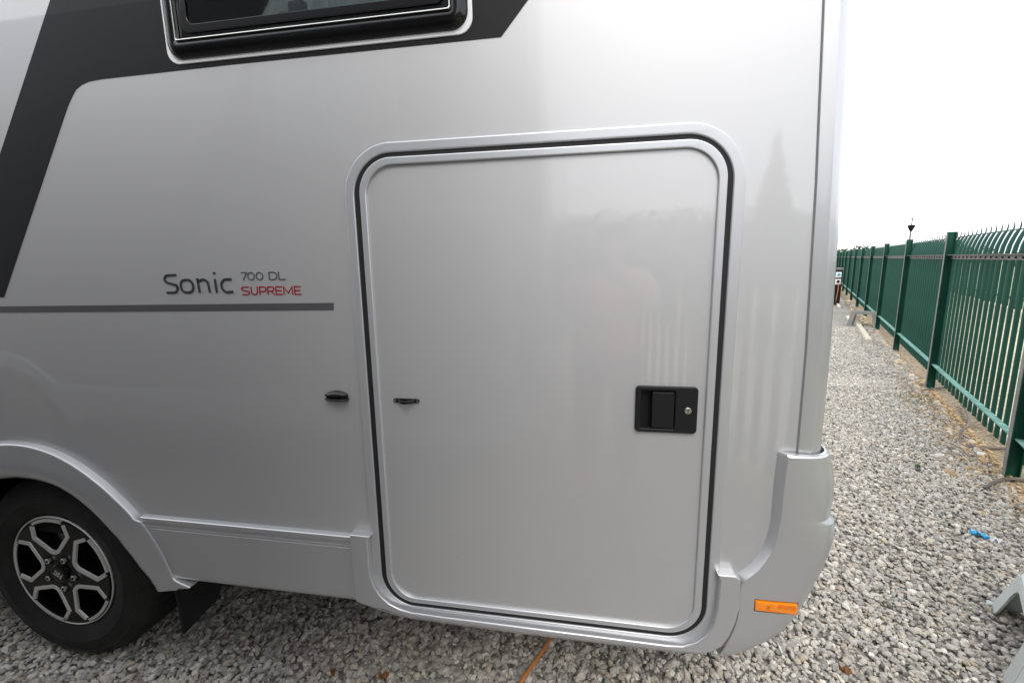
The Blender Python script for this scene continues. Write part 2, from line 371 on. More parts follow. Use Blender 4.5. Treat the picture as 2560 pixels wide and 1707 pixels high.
# loose stones (uncountable): one joined mesh
ico = bmesh.new(); bmesh.ops.create_icosphere(ico, subdivisions=1, radius=1)
IV = np.array([v.co[:] for v in ico.verts]); IF = np.array([[v.index for v in f.verts] for f in ico.faces]); ico.free()
def stone_mesh(name, P, size, zlift, palette, weights, kind='stuff', seed=3):
    rg = np.random.default_rng(seed); n = len(P); nv = len(IV)
    base = np.stack([IV * (1 + rg.uniform(-.26, .22, (nv, 1))) for _ in range(40)])
    v = base[rg.integers(0, 40, n)]
    sc = size[:, None] * np.stack([rg.uniform(.8, 1.35, n), rg.uniform(.62, 1.0, n), rg.uniform(.42, .8, n)], 1)
    v = v * sc[:, None, :]
    a, b, c = rg.uniform(0, 2 * np.pi, n), rg.normal(0, .35, n), rg.normal(0, .35, n)
    def rot(ax, t):
        m = np.zeros((n, 3, 3)); i, j = [(1, 2), (0, 2), (0, 1)][ax]
        m[:, ax, ax] = 1; m[:, i, i] = np.cos(t); m[:, j, j] = np.cos(t); m[:, i, j] = -np.sin(t); m[:, j, i] = np.sin(t); return m
    Rm = rot(2, a) @ rot(0, b) @ rot(1, c)
    v = np.einsum('nij,nkj->nki', Rm, v)
    v[:, :, 0] += P[:, None, 0]; v[:, :, 1] += P[:, None, 1]; v[:, :, 2] += zlift[:, None]
    f = (IF[None] + (np.arange(n) * nv)[:, None, None]).reshape(-1, 3)
    me = bpy.data.meshes.new(name)
    me.vertices.add(n * nv); me.vertices.foreach_set('co', v.reshape(-1).astype(np.float32))
    me.loops.add(len(f) * 3); me.loops.foreach_set('vertex_index', f.reshape(-1).astype(np.int32))
    me.polygons.add(len(f)); me.polygons.foreach_set('loop_start', np.arange(0, len(f) * 3, 3, dtype=np.int32))
    me.update(calc_edges=True)
    pal = np.array(palette); pi = rg.choice(len(pal), n, p=weights)
    col = pal[pi] * rg.uniform(.80, 1.18, (n, 1))
    at = me.attributes.new('tint', 'FLOAT_VECTOR', 'POINT'); at.data.foreach_set('vector', np.repeat(col, nv, 0).reshape(-1).astype(np.float32))
    me.materials.append(M['stone']); me.polygons.foreach_set('use_smooth', [False] * len(f))
    o = link(bpy.data.objects.new(name, me)); tag(o, kind=kind); return o
def scatter(dens, x0, x1, y0, y1, test):
    n = int(dens * (x1 - x0) * (y1 - y0)); P = np.stack([rng.uniform(x0, x1, n), rng.uniform(y0, y1, n)], 1)
    return P[test(P)]
def foff(P):   # offset from the fence line (negative = our side)
    return (P[:, 0] - FB.x) * FN.x + (P[:, 1] - FB.y) * FN.y
Pn = scatter(6600, -3.2, 1.2, -.55, .95, lambda P: foff(P) < -.05)
Pr = scatter(6600, 1.2, 4.3, -.55, 4.6, lambda P: (foff(P) < .0) & (P[:, 0] > .45 + .30 * (P[:, 1] + .5)))
Pr2 = scatter(6600, .4, 1.2, .95, 2.2, lambda P: (P[:, 0] > .45 + .30 * (P[:, 1] + .5)))
P1 = np.concatenate([Pn, Pr, Pr2])
PAL = [(.46, .43, .38), (.385, .365, .335), (.53, .50, .445), (.29, .275, .255), (.49, .43, .345), (.64, .61, .54), (.43, .34, .26)]
WT = [.30, .24, .18, .10, .08, .07, .03]
sz = rng.gamma(10, .0102 / 10, len(P1)).clip(.005, .017)
stone_mesh('gravel', P1, sz, rng.uniform(-.004, .013, len(P1)), PAL, WT)['label'] = 'angular grey and buff limestone chippings covering the yard beside the van'
Pf = scatter(3400, 2.0, 6.3, 4.3, 9.0, lambda P: (foff(P) < .0) & (P[:, 0] > .45 + .36 * P[:, 1]))
sz = rng.gamma(9, .0125 / 9, len(Pf)).clip(.007, .019)
stone_mesh('gravel', Pf, sz, rng.uniform(-.004, .010, len(Pf)), PAL, WT, seed=5)['label'] = 'grey chippings farther off along the foot of the green fence'
# pale rubble and litter at the fence foot
n = 420; s = rng.uniform(-3.5, 12, n); off = -np.abs(rng.normal(.02, .10, n)); P = np.array([tuple(fp(a, b)) for a, b in zip(s, off)])
stone_mesh('rubble', P, rng.gamma(4, .022 / 4, n).clip(.010, .055), rng.uniform(0, .012, n), [(.62, .52, .38), (.55, .50, .44), (.45, .33, .20), (.34, .32, .30)], [.35, .25, .2, .2], seed=9)['label'] = 'pale broken stones and clods strewn along the fence foot'
# leaf litter flakes
V, F = [], []
for i in range(2600):
    s = random.choice([random.uniform(-3.2, .2), random.uniform(-2.6, -.2), random.uniform(-3, 9)])
    p = fp(s, -abs(random.gauss(.0, .13)) + .05); a = random.uniform(0, 6.3); r = random.uniform(.008, .022); z = random.uniform(.008, .022)
    k = len(V)
    for j, (u, w) in enumerate(((1, 0), (.2, .45), (-.9, .1), (0, -.4))):
        V.append((p.x + r * (u * math.cos(a) - w * math.sin(a)), p.y + r * (u * math.sin(a) + w * math.cos(a)), z + random.uniform(-.004, .006)))
    F.append((k, k + 1, k + 2, k + 3))
M['litter'] = mat('tan_leaf_litter', (.40, .27, .13), .8, noise=.55, nscale=25)
tag(mobj('leaf_litter', V, F, M['litter'], None, None), 'tan dry leaf litter lying under the green fence', kind='stuff')
# thin moss patch
V, F = [], []
for i in range(1500):
    a = random.uniform(0, 6.3); rr = math.sqrt(random.random()); p = fp(-.68 + .30 * rr * math.cos(a), -.16 + .13 * rr * math.sin(a)); k = len(V); h = random.uniform(.010, .026); t = random.uniform(0, 6.3)
    V += [(p.x, p.y, 0), (p.x + .006 * math.cos(t), p.y + .006 * math.sin(t), 0), (p.x + .008 * math.sin(t), p.y - .008 * math.cos(t), h)]; F.append((k, k + 1, k + 2))
M['moss'] = mat('olive_moss', (.22, .22, .07), .9, noise=.3, nscale=30)
tag(mobj('moss', V, F, M['moss'], None, None), 'olive moss patch beside the fence post', kind='stuff')

# ================================================================== MOTORHOME
WX, WZ, WY = -1.815, .36, .045       # wheel centre and face plane
ARCH_O = [(-97, .545), (-90, .541), (-80, .534), (-70, .522), (-58, .513), (-48, .500), (-38, .496), (-28, .497), (-19, .498), (-8, .497), (2, .497), (11, .499), (19, .500), (28, .499), (38, .499), (48, .503), (58, .513), (70, .522), (80, .534), (83, .539), (90, .541), (97, .545)]
def arch_r(th, tab):
    return float(np.interp(th, [t[0] for t in tab], [t[1] for t in tab]))
RIDGE = [(-84, .550), (-72, .536), (-59, .522), (-45, .505), (-30, .500), (-4, .493), (5, .496), (14, .502), (23, .506), (31, .508), (40, .508), (50, .514), (59, .526), (72, .538), (81, .548), (86, .552)]
INNER = [(-86, .470), (-76, .430), (-65, .405), (-51, .392), (-38, .385), (-26, .380), (-10, .369), (3, .371), (15, .378), (26, .385), (38, .389), (51, .391), (65, .403), (76, .428), (82, .458), (86, .470)]
AC = (-1.83, .36)
def apt(th, r): return (AC[0] + r * math.sin(R(th)), AC[1] + r * math.cos(R(th)))

def build_van(name, label, dx_wheel, text):
    van = thing(name, label, 'motorhome')
    # --- side wall with window opening and wheel cut-out
    zb, zt = .43, 2.82
    G = [(2.82, .385), (2.3, .420), (1.9, .444), (1.55, .461), (1.2, .472), (.94, .474), (.43, .474)]
    xe = lambda z: float(np.interp(z, [q[0] for q in G][::-1], [q[1] for q in G][::-1]))
    wx = dx_wheel
    arc_cut = [(apt(th, .455)[0] + wx, apt(th, .455)[1]) for th in range(80, -81, -8)]
    outline = [(-7.4, zb)] + [(arc_cut[-1][0], zb)] + arc_cut[::-1] + [(arc_cut[0][0], zb)] + [(.30, zb), (.40, .50)] + [(xe(z), z) for z in np.linspace(.6, 2.7, 12)] + [(xe(zt), zt), (-7.4, zt)]
    hole = rrect(-1.045, -.300, 1.935, 2.50, .04)
    plate('side_wall', outline, [hole, rrect(.1125, .2035, .9935, 1.0995, .004)], 0, .03, M['paint'], 0, van, sharp=60)
    # the rest of the shell
    plate('far_side_wall', [(-7.4, .45), (.40, .45), (.40, 2.82), (-7.4, 2.82)], [rrect(-1.4, .1, 1.6, 2.5, .05), rrect(-3.6, -2.2, 1.6, 2.5, .05)], 2.24, 2.27, M['paint'], 0, van)
    rf = plate('roof', [(-7.4, .03), (.42, .03), (.42, 2.24), (-7.4, 2.24)], [rrect(-1.25, -.25, .35, 1.25, .05)], -2.86, -2.82, M['paint'], 0, van)
    for v_ in rf.data.vertices: x_, y_, z_ = v_.co; v_.co = (x_, z_, -y_)
    box('interior_lining', -1.6, .38, 1.30, 1.33, .57, 2.80, M['interior'], van)
    box('interior_partition', -1.63, -1.60, .06, 1.33, .57, 2.80, M['interior'], van)
    box('cabin_floor', -7.4, .42, .05, 2.2, .50, .56, M['dark'], van)
    box('front_bulkhead', -7.4, -7.36, .03, 2.24, .56, 2.82, M['paint'], van)
    rw = []
    for z in (.45, .94, 1.2, 1.55, 1.9, 2.3, 2.82):
        rw.append([(xe(z) + .068, .09, z), (xe(z) + .068, 2.2, z), (xe(z) + .03, 2.2, z), (xe(z) + .03, .09, z)])
    grid('rear_wall', rw, M['paint'], van, closed=True, cap=True)
    # corner trim: rounded moulding with shadow groove
    rows = []
    for z in (.90, .94, 1.2, 1.37, 1.55, 1.72, 1.9, 2.1, 2.3, 2.55, 2.82):
        x = xe(z); w = .066; r = .044
        sec = [(x + .002, .02), (x + .002, -.001), (x + .004, -.0035), (x + .03, -.0045)]
        sec += [(x + w - r + r * math.sin(R(t)), -.004 + r - r * math.cos(R(t))) for t in (0, 10, 20, 32, 45, 58, 70, 80, 90)]
        sec += [(x + w, .10), (x + w - .02, .10)]
        rows.append([(a, b, z) for a, b in sec])
    grid('corner_trim', rows, M['trim'], van, sharp=50)
    zs_ = [2.82, 2.55, 2.3, 2.1, 1.9, 1.72, 1.55, 1.37, 1.2, .94]
    plate('trim_seam', [(xe(z) - .0002, z) for z in zs_] + [(xe(z) + .0016, z) for z in zs_[::-1]], [], -.0014, .0, M['seam'], 0, van)
    # --- charcoal graphic
    def band_l(z): return -1.404 + (z - 2.095) * .716
    def band_i(z): return -1.393 + (z - 1.857) * .685
    inn = [(band_i(1.321), 1.321)] + [(band_i(z), z) for z in (1.5, 1.7, 1.835)] + [(-1.385, 1.862), (-1.371, 1.876), (-1.35, 1.886), (-1.325, 1.892), (-1.29, 1.8945)]
    dec = [(band_l(1.321), 1.321)] + inn + [(-.9, 1.897), (-.208, 1.896), (.19, 2.335), (.10, 2.60), (band_l(2.60), 2.60)]
    plate('graphic_band', dec, [rrect(-1.066, -.277, 1.913, 2.515, .035)], -.0012, -.0002, M['decal'], 0, van)
    plate('graphic_stripe', [(-7.3, 1.2455), (-1.785, 1.2745), (-.6715, 1.2838), (-.6695, 1.3028), (-1.785, 1.2935), (-7.3, 1.2655)], [], -.0012, -.0002, M['stripe'], 0, van)
    if text:
        L = []
        for ch, x in (('S', -1.180), ('o', -1.131), ('n', -1.0775), ('i', -1.0245), ('c', -1.0025)):
            L += [[(x + p[0] * .0505, 1.3305 + p[1] * .0535) for p in l] for l in glyph(ch)[1]]
        strokes('model_lettering', L, .0068, -.0024, -.0002, M['emblem'], van, .15)
        strokes('number_lettering', text_lines('700 DL', -.9370, 1.3640, .0215, .134), .0031, -.0010, -.0001, M['print_dark'], van)
        strokes('trim_level_lettering', text_lines('SUPREME', -.9400, 1.3245, .0225, .181), .0033, -.0010, -.0001, M['print_red'], van)
    # --- window
    win = plate('window', rrect(-1.071, -.272, 1.908, 2.52, .034), [rrect(-1.056, -.287, 1.923, 2.505, .026)], -.0045, .004, M['white_frame'], .002, van)
    def ringsec(name, prof, r0, m, parent):
        rows = []
        for (ins, y) in prof:
            rows.append([(x, y, z) for x, z in rrect(-1.0615 + ins, -.2815 - ins, 1.9175 + ins, 2.5105 - ins, max(r0 - ins, .006), 8)])
        return grid(name, rows, m, parent, closed=True, sharp=40)
    ringsec('bezel', [(0, .0), (0, -.006), (.003, -.012), (.010, -.019), (.018, -.022), (.026, -.0225), (.032, -.021), (.036, -.017), (.038, -.010), (.038, .02)], .038, M['gloss_black'], win)
    ringsec('bezel_bead', [(.0345, -.017), (.035, -.0225), (.0365, -.0245), (.038, -.024), (.039, -.0215), (.0395, -.012)], .038, M['chrome'], win)
    plate('glass', rrect(-1.020, -.323, 1.959, 2.469, .012), [], -.0115, -.0075, M['glass'], 0, win)
    plate('pane_border', rrect(-1.0205, -.3225, 1.9585, 2.4695, .012), [rrect(-1.000, -.343, 1.983, 2.445, .020)], -.0070, -.003, M['gloss_black'], 0, win)
    plate('pane_sash', rrect(-1.008, -.335, 1.971, 2.457, .02), [rrect(-.992, -.351, 1.990, 2.441, .020)], -.0160, -.0125, M['gloss_black'], .0015, win)
    rows = []
    for i in range(0, 121):
        x = -1.04 + .74 * i / 120; y = .055 + .016 * math.sin(i * .43) + .007 * math.sin(i * 1.17)
        rows.append([(x, y, 1.90), (x, y, 2.54)])
    grid('curtain', rows, M['curtain'], win, sharp=None)
    lt = plate('window_latch', rrect(-.735, -.690, 1.998, 2.030, .008), [], .012, .030, M['satin_black'], .004, win)
    plate('latch_lever', rrect(-.755, -.695, 1.992, 2.004, .005), [], .004, .016, M['satin_black'], .003, win)
    box('window_reveal', -1.05, -.295, .030, .20, 1.88, 1.925, M['interior'], win)
    # --- wheel arch moulding
    rows = []
    tail = []
    for th in list(range(-86, 87, 2)):
        ro, rd, ri = arch_r(th, ARCH_O), arch_r(th, RIDGE), arch_r(th, INNER)
        if rd > ro - .002 and abs(th) < 60: rd = ro - .002
        prof = [(ro + .001, .004), (ro, -.002), (rd + .001, -.019), (rd - .002, -.0225), (rd - .006, -.0235)]
        for k, y in ((.2, -.0255), (.42, -.029), (.60, -.031), (.72, -.031), (.84, -.027), (.94, -.017), (1.0, -.004)):
            prof.append((rd - .006 + (ri - rd + .006) * k, y))
        prof.append((ri + .002, .02)); prof.append((ri + .004, .06))
        rows.append([(apt(th, r)[0] + wx, y, apt(th, r)[1]) for r, y in prof])
    grid('wheel_arch', rows, M['trim'], van, sharp=38)
    sx = wx
    # foot of the moulding with its small rearward tail
    foot = [(-1.375, .436), (-1.293, .452), (-1.283, .432), (-1.262, .424), (-1.228, .414), (-1.235, .407), (-1.300, .399), (-1.352, .398), (-1.370, .410)]
    plate('arch_foot', [(x + sx, z) for x, z in smooth_poly(foot, 2)], [], -.024, .05, M['trim'], .006, van)
    # inner arch liner and underbody
    lin = [[(apt(th, .46)[0] + wx, y, apt(th, .46)[1]) for y in (.02, .40)] for th in range(-95, 96, 6)]
    grid('arch_liner', lin, M['dark'], van, sharp=None)
    box('chassis_rail', -6.0, .30, .75, .82, .30, .46, M['dark'], van)
    # mudflap
    mobj('mudflap', [(-1.402 + sx, .07, .40), (-1.402 + sx, .42, .40), (-1.395 + sx, .22, .16), (-1.400 + sx, .075, .135), (-1.394 + sx, .07, .40), (-1.394 + sx, .42, .40), (-1.387 + sx, .22, .16), (-1.392 + sx, .075, .135)],
         [(0, 1, 2, 3), (7, 6, 5, 4), (0, 4, 5, 1), (1, 5, 6, 2), (2, 6, 7, 3), (3, 7, 4, 0)], M['rubber'], van)
    tube('steady_leg', [(-1.08, .34, .46), (-1.075, .34, .30), (-1.075, .335, .21)], [.030, .030, .034], M['dark'], van, 14)
    # --- skirt panel: profile swept along x
    x0, x1 = (-1.402 + sx), -.655
    prof = [(.004, .6395), (-.0125, .6365), (-.0150, .6345), (-.0152, .6215), (-.0115, .6195), (-.0115, .6080), (-.0125, .6065), (-.0125, .6015), (-.0110, .6005), (-.0110, .5995),
            (-.0128, .5985), (-.0130, .52), (-.0130, .447), (-.0125, .438), (-.0095, .431), (-.003, .4245), (.008, .419), (.03, .412)]
    rail = prof[:4]
    grid('skirt_panel', [[(x, y, z) for y, z in prof] for x in np.linspace(x0 + .02, x1, 3)], M['trim'], van, sharp=25)
    # clip the skirt behind the moulding: second length forward of the wheel
    grid('skirt_panel', [[(x, y, z) for y, z in prof] for x in (-7.3, -2.32 + sx)], M['trim'], van, sharp=25)
    # --- sill trim round the locker door
    T = [(-.664, .6525), (-.602, .652), (-.6115, .641), (-.611, .53), (-.600, .495), (-.583, .467), (-.560, .447), (-.528, .433), (-.495, .4265), (-.40, .4245), (0, .4235), (.205, .4222), (.240, .425),
         (.272, .440), (.296, .464), (.311, .500), (.317, .54), (.319, .610), (.3195, .622), (.313, .638), (.354, .638), (.3655, .628), (.368, .60), (.3685, .553), (.362, .510), (.350, .470), (.334, .438), (.31, .418), (.28, .410), (.218, .4075),
         (-.18, .4062), (-.50, .4115), (-.545, .417), (-.575, .4255), (-.60, .428), (-.645, .4345), (-.664, .449)]
    plate('sill_trim', T, [], -.030, .01, M['trim'], .0045, van, 3)
    # under lip of the sill, curling back
    grid('sill_lip', [[(x, y, z) for y, z in ((-.027, z0), (-.022, z0 - .010), (-.010, z0 - .016), (.02, z0 - .018))] for x, z0 in ((-.662, .445), (-.60, .428), (-.545, .416), (-.5, .4115), (-.18, .407), (.218, .4085), (.28, .411))], M['trim'], van)
    # --- garage door
    door = plate('locker_door', rrect(-.566, .276, .448, 1.646, .078, 14), [rrect(.118, .198, .998, 1.093, .006)], -.004, .02, M['paint'], 0, van, sharp=60)
    plate('outer_frame', rrect(-.612, .323, .418, 1.690, (.115, .115, .125, .125), 16), [rrect(-.5865, .2970, .4300, 1.6655, (.098, .098, .101, .101), 16)], -.0085, .004, M['alu'], .0035, door)
    plate('rubber_seal', rrect(-.593, .303, .430, 1.670, .101, 16), [rrect(-.5600, .2750, .4530, 1.6450, .08, 16)], -.0045, .003, M['rubber'], .0015, door)
    plate('leaf_frame', rrect(-.5705, .2850, .4440, 1.6550, .085, 16), [rrect(-.5530, .2665, .4590, 1.6365, .072, 16)], -.0115, .004, M['alu'], .003, door)
    # lock
    lock = plate('lock_plate', rrect(.1065, .2490, .9900, 1.1045, .0095), [rrect(.1190, .1975, .9995, 1.0935, .004)], -.0125, -.003, M['satin_black'], .0030, door)
    box('lock_recess', .112, .204, .012, .024, .992, 1.10, M['satin_black'], door)
    for (a, b, c, d, nm) in ((.112, .119, .993, 1.10, 0), (.1975, .204, .993, 1.10, 0), (.112, .204, .993, .9995, 0), (.112, .204, 1.0935, 1.10, 0)):
        box('recess_side', a, b, -.006, .014, c, d, M['satin_black'], door)
    plate('lock_paddle', rrect(.1450, .1955, 1.0020, 1.0905, .003), [], -.0135, .000, M['satin_black'], .0015, door)
    ring = tube('lock_barrel', [(.2265, -.0120, 1.0478), (.2265, -.0155, 1.0478), (.2265, -.0162, 1.0478)], [.0078, .0078, .0066], M['chrome'], door, 24)
    box('key_slot', .2257, .2275, -.0166, -.0160, 1.0430, 1.0520, M['gloss_black'], door)
    # strap handle on the door
    hp = plate('strap_handle', rrect(-.5165, -.4440, 1.0385, 1.0500, .0055), [], -.0080, -.003, M['gloss_black'], .0015, door)
    rows = []
    for i in range(13):
        t = i / 12; x = -.503 + .047 * t; yy = -.0075 - .016 * math.sin(math.pi * t); rows.append([(x, yy, 1.0485), (x, yy - .003, 1.0470), (x, yy - .003, 1.0405), (x, yy, 1.0390)])
    grid('strap_loop', rows, M['gloss_black'], door, closed=True, cap=True)
    for x in (-.5110, -.4495):
        tube('screw', [(x, -.0075, 1.0442), (x, -.0098, 1.0442), (x, -.0102, 1.0442)], [.0032, .0028, .0012], M['chrome'], door, 12)
    # door catch on the wall: two lips, dark gap between
    def lens_pts(x0, x1, zc, h, n=9):
        up = [(x0 + (x1 - x0) * i / n, zc + h * math.sin(math.pi * i / n)) for i in range(n + 1)]
        return up
    rows = []
    for i in range(15):
        t = i / 14; x = -.7130 + .0640 * t; k = math.sin(math.pi * (.06 + .88 * t)) ** .6
        zt_ = 1.0500 + .0140 * k; rows.append([(x, -.001, zt_), (x, -.006 - .004 * k, zt_ - .001), (x, -.008 - .009 * k, 1.0535 + .003 * k), (x, -.008 - .010 * k, 1.0500), (x, -.001, 1.0500)])
    catch = grid('door_catch', rows, M['gloss_black'], van, closed=True, cap=True, sharp=50)
    rows = []
    for i in range(15):
        t = i / 14; x = -.7120 + .0640 * t; k = math.sin(math.pi * (.06 + .88 * t)) ** .6
        rows.append([(x, -.001, 1.0440), (x, -.008 - .013 * k, 1.0440), (x, -.009 - .014 * k, 1.0415), (x, -.006 - .010 * k, 1.0385 - .002 * k), (x, -.001, 1.0375 - .002 * k)])
    grid('catch_lip', rows, M['satin_black'], catch, closed=True, cap=True, sharp=50)
    plate('catch_body', rrect(-.711, -.650, 1.042, 1.051, .004), [], -.007, .0, M['rubber'], 0, catch)
    tube('catch_rivet', [(-.668, -.005, 1.0442), (-.668, -.0215, 1.0442)], .0016, M['chrome'], catch, 10)
    # --- rear corner bumper (loft), recess cut for the marker lamp
    S = .0225
    rowsdef = [  # z, x inner (at wall), x outer crease, x rear
        (.952, .434, .449, 0.552), (.948, .433, .450, 0.557), (.90, .431, .448, 0.570), (.88, .431, .447, 0.574), (.84, .431, .447, 0.576), (.80, .431, .447, 0.572), (.790, .431, .447, 0.570), (.782, .431, .446, 0.583), (.76, .429, .444, 0.586), (.73, .425, .440, 0.585),
        (.705, .418, .433, 0.581), (.68, .408, .422, 0.576), (.655, .393, .408, 0.570), (.635, .374, .391, 0.563), (.628, .366, .384, 0.560), (.615, .362, .372, 0.556), (.58, .362, .370, 0.545), (.53, .362, .370, 0.525), (.50, .358, .366, 0.510), (.475, .350, .360, 0.492), (.452, .342, .352, 0.468), (.437, .337, .347, 0.448), (.425, .334, .344, 0.428), (.415, .332, .340, 0.405), (.405, .330, .336, 0.375)]
    rows = []
    for i, (z, xi, xo, xr) in enumerate(rowsdef):
        rr = min(.062, (xr - xo) * .6); s = S if z < .95 else S - .003
        if z < .45: s = S - (.45 - z) * .12
        sec = [(xi, .002), (xi + .001, -.001), (xo - .001, -s + .001), (xo + .002, -s), (xo + (xr - rr - xo) * .5, -s - .0015), (xr - rr, -s)]
        sec += [(xr - rr + rr * math.sin(R(t)), -s + rr - rr * math.cos(R(t))) for t in (12, 25, 38, 50, 62, 74, 90)]
        sec += [(xr, .3), (xr, 2.2)]
        rows.append([(a, b, z) for a, b in sec])
    z, xi, xo, xr = rowsdef[-1]
    rows.append([(a, b + .012, .392) for a, b, z in rows[-1]])
    rows.append([(a, max(b, .02) + .03, .389) for a, b, z in rows[-1]])
    bump = grid('rear_bumper', rows, M['trim'], van, sharp=30)
    # flat top shelf of the bumper
    z, xi, xo, xr = rowsdef[0]; s = S - .003; rr = .062
    outer_l = [(xi + .001, -.001), (xo - .001, -s + .001), (xo + .002, -s), (xr - rr, -s)] + [(xr - rr + rr * math.sin(R(t)), -s + rr - rr * math.cos(R(t))) for t in (12, 25, 38, 50, 62, 74, 90)] + [(xr, 2.2)]
    xg = .4735
    inner_l = [(xg - .035, -.0005), (xg - .003, -.0075), (xg, -.010), (xg + .02, -.010)] + [(xg + .020 + .056 * math.sin(R(t)), -.010 + .056 - .056 * math.cos(R(t))) for t in (12, 25, 38, 50, 62, 74, 90)] + [(xg + .076, 2.2)]
    V = [(a, b, .9525) for a, b in outer_l] + [(a, b, .9525) for a, b in inner_l] + [(a, b, .90) for a, b in inner_l]; n = len(outer_l)
    mobj('bumper_top', V, [(i, i + 1, n + i + 1, n + i) for i in range(n - 1)] + [(n + i, n + i + 1, 2 * n + i + 1, 2 * n + i) for i in range(n - 1)], M['trim'], van, 30)
    # cut the lamp recess
    v, f = bpts(.4025, .5035, -.05, -.0140, .5440, .5780)
    cm = bpy.data.meshes.new('cut'); cm.from_pydata(v, [], f); cutter = bpy.data.objects.new('cut', cm); C.objects.link(cutter)
    md = bump.modifiers.new('cut', 'BOOLEAN'); md.object = cutter; md.operation = 'DIFFERENCE'; md.solver = 'FAST'
    bpy.context.view_layer.update(); dg = bpy.context.evaluated_depsgraph_get()
    nm = bpy.data.meshes.new_from_object(bump.evaluated_get(dg)); bump.modifiers.clear(); wn_mod(bump)
    if len(nm.polygons) > 100: bump.data = nm
    bpy.data.objects.remove(cutter)
    lamp = box('side_marker', .4045, .4990, -.0265, -.013, .5480, .5735, M['orange'], van, .0025)
    plate('reflector', rrect(.4120, .4460, .5530, .5690, .001), [], -.0268, -.0266, M['orange'], 0, lamp)
    strokes('lens_prisms', [[(.4560 + i * .0034, .5600), (.4560 + i * .0034, .5715)] for i in range(12)], .0012, -.0272, -.0264, M['orange_dark'], lamp)
    strokes('bulb_holder', [[(.4300, .5540), (.4380, .5680)], [(.4380, .5540), (.4300, .5680)], [(.4260, .5610), (.4420, .5610)]], .0016, -.0272, -.0266, M['orange_dark'], lamp)
    # --- wheel
    wheel = tube('wheel', [(WX + wx, .10, WZ), (WX + wx, .24, WZ)], [.13, .15], M['dark'], van, 32)
    prof = [(.196, .052), (.204, .046), (.212, .047), (.218, .040), (.228, .036), (.245, .030), (.262, .027), (.264, .025), (.268, .025), (.270, .027), (.290, .029), (.308, .034), (.311, .032), (.316, .034), (.328, .044), (.338, .055), (.3445, .066), (.348, .080), (.350, .10), (.3505, .16), (.350, .22), (.346, .245), (.335, .262), (.30, .28), (.24, .275), (.20, .26)]
    rows = []; NT = 144
    for i in range(NT):
        t = 2 * math.pi * i / NT; g_ = (i % 3 == 0)
        row = []
        for r, y in prof:
            rr = r
            if .060 < y < .24 and r > .34 and g_: rr = r - .006
            if r > .34 and (.118 < y < .13): rr = r - .006
            if .308 < r < .34 and y < .06 and i % 6 < 2: rr = r - .002
            row.append((WX + wx + rr * math.sin(t), y, WZ + rr * math.cos(t)))
        rows.append(row)
    rows.append(rows[0])
    grid('tyre', rows, M['tyre'], wheel, sharp=40)
    # alloy: black face with five windows
    def pol(r, th): return (WX + wx + r * math.sin(R(th)), WZ + r * math.cos(R(th)))
    A0 = -7.0
    wins, cuts = [], []
    for k in range(5):
        a = A0 + 72 * k
        hole_ = [pol(.083, a - 10), pol(.150, a - 26.5), pol(.186, a - 19.5)] + [pol(.189, a + t) for t in (-14, -7, 0, 7, 14)] + [pol(.186, a + 19.5), pol(.150, a + 26.5), pol(.083, a + 10)]
        cuts.append(hole_)
        wins.append([pol(.189, a - 21.5), pol(.151, a - 29.5), pol(.080, a - 11), pol(.0755, a - 4), pol(.0755, a + 4), pol(.080, a + 11), pol(.151, a + 29.5), pol(.189, a + 21.5)])
    circ = lambda r, n=72: [pol(r, 360 * i / n) for i in range(n)]
    fy = WY - .012
    plate('alloy_face', circ(.199), cuts, fy + .003, fy + .030, M['rim_black'], .003, wheel, 2)
    for w_ in wins: strokes('machined_edge', [w_], .0150, fy + .0005, fy + .006, M['rim_cut'], wheel, .15)
    plate('rim_flange', circ(.2095), [circ(.2040)], fy + .004, fy + .012, M['rim_cut'], .003, wheel, 2)
    segs = [[pol(.1955, A0 + 72 * k + t) for t in np.linspace(-19, 19, 12)] for k in range(5)]
    for sg in segs: strokes('machined_lip', [sg], .0105, fy + .001, fy + .008, M['rim_cut'], wheel, .1)
    barrel = [[(WX + wx + r * math.sin(2 * math.pi * i / 60), y, WZ + r * math.cos(2 * math.pi * i / 60)) for i in range(60)] for r, y in ((.199, fy + .01), (.192, fy + .05), (.186, .20))]
    grid('rim_barrel', barrel, M['rim_black'], wheel, closed=True)
    tube('brake_disc', [(WX + wx, .11, WZ), (WX + wx, .125, WZ)], .145, M['rim_black'], wheel, 40)
    plate('brake_caliper', [pol(.10, -25), pol(.10, 15), pol(.165, 12), pol(.165, -22)], [], .075, .12, M['grey_rail'], .008, wheel)
    for th in (128, 248):
        x, z = pol(.176, th); box('barrel_glint', x - .013, x + .013, fy + .045, fy + .070, z - .007, z + .010, M['rim_cut'], wheel, .002)  # pale blocks imitating reflections in the rim barrel
    for k in range(5):
        x, z = pol(.0585, A0 + 36 + 72 * k)
        tube('bolt_well', [(x, fy + .0022, z), (x, fy + .0030, z)], .0155, M['dark'], wheel, 20)
        tube('wheel_bolt', [(x, fy + .004, z), (x, fy - .006, z), (x, fy - .0075, z)], [.0105, .0105, .0085], M['chrome'], wheel, 6)
        tube('bolt_socket', [(x, fy - .0077, z), (x, fy - .0080, z)], .0050, M['dark'], wheel, 12)
    tube('hub_cap', [(WX + wx, fy + .004, WZ), (WX + wx, fy - .004, WZ), (WX + wx, fy - .0075, WZ), (WX + wx, fy - .0085, WZ)], [.0345, .0335, .029, .024], M['rim_black'], wheel, 40)
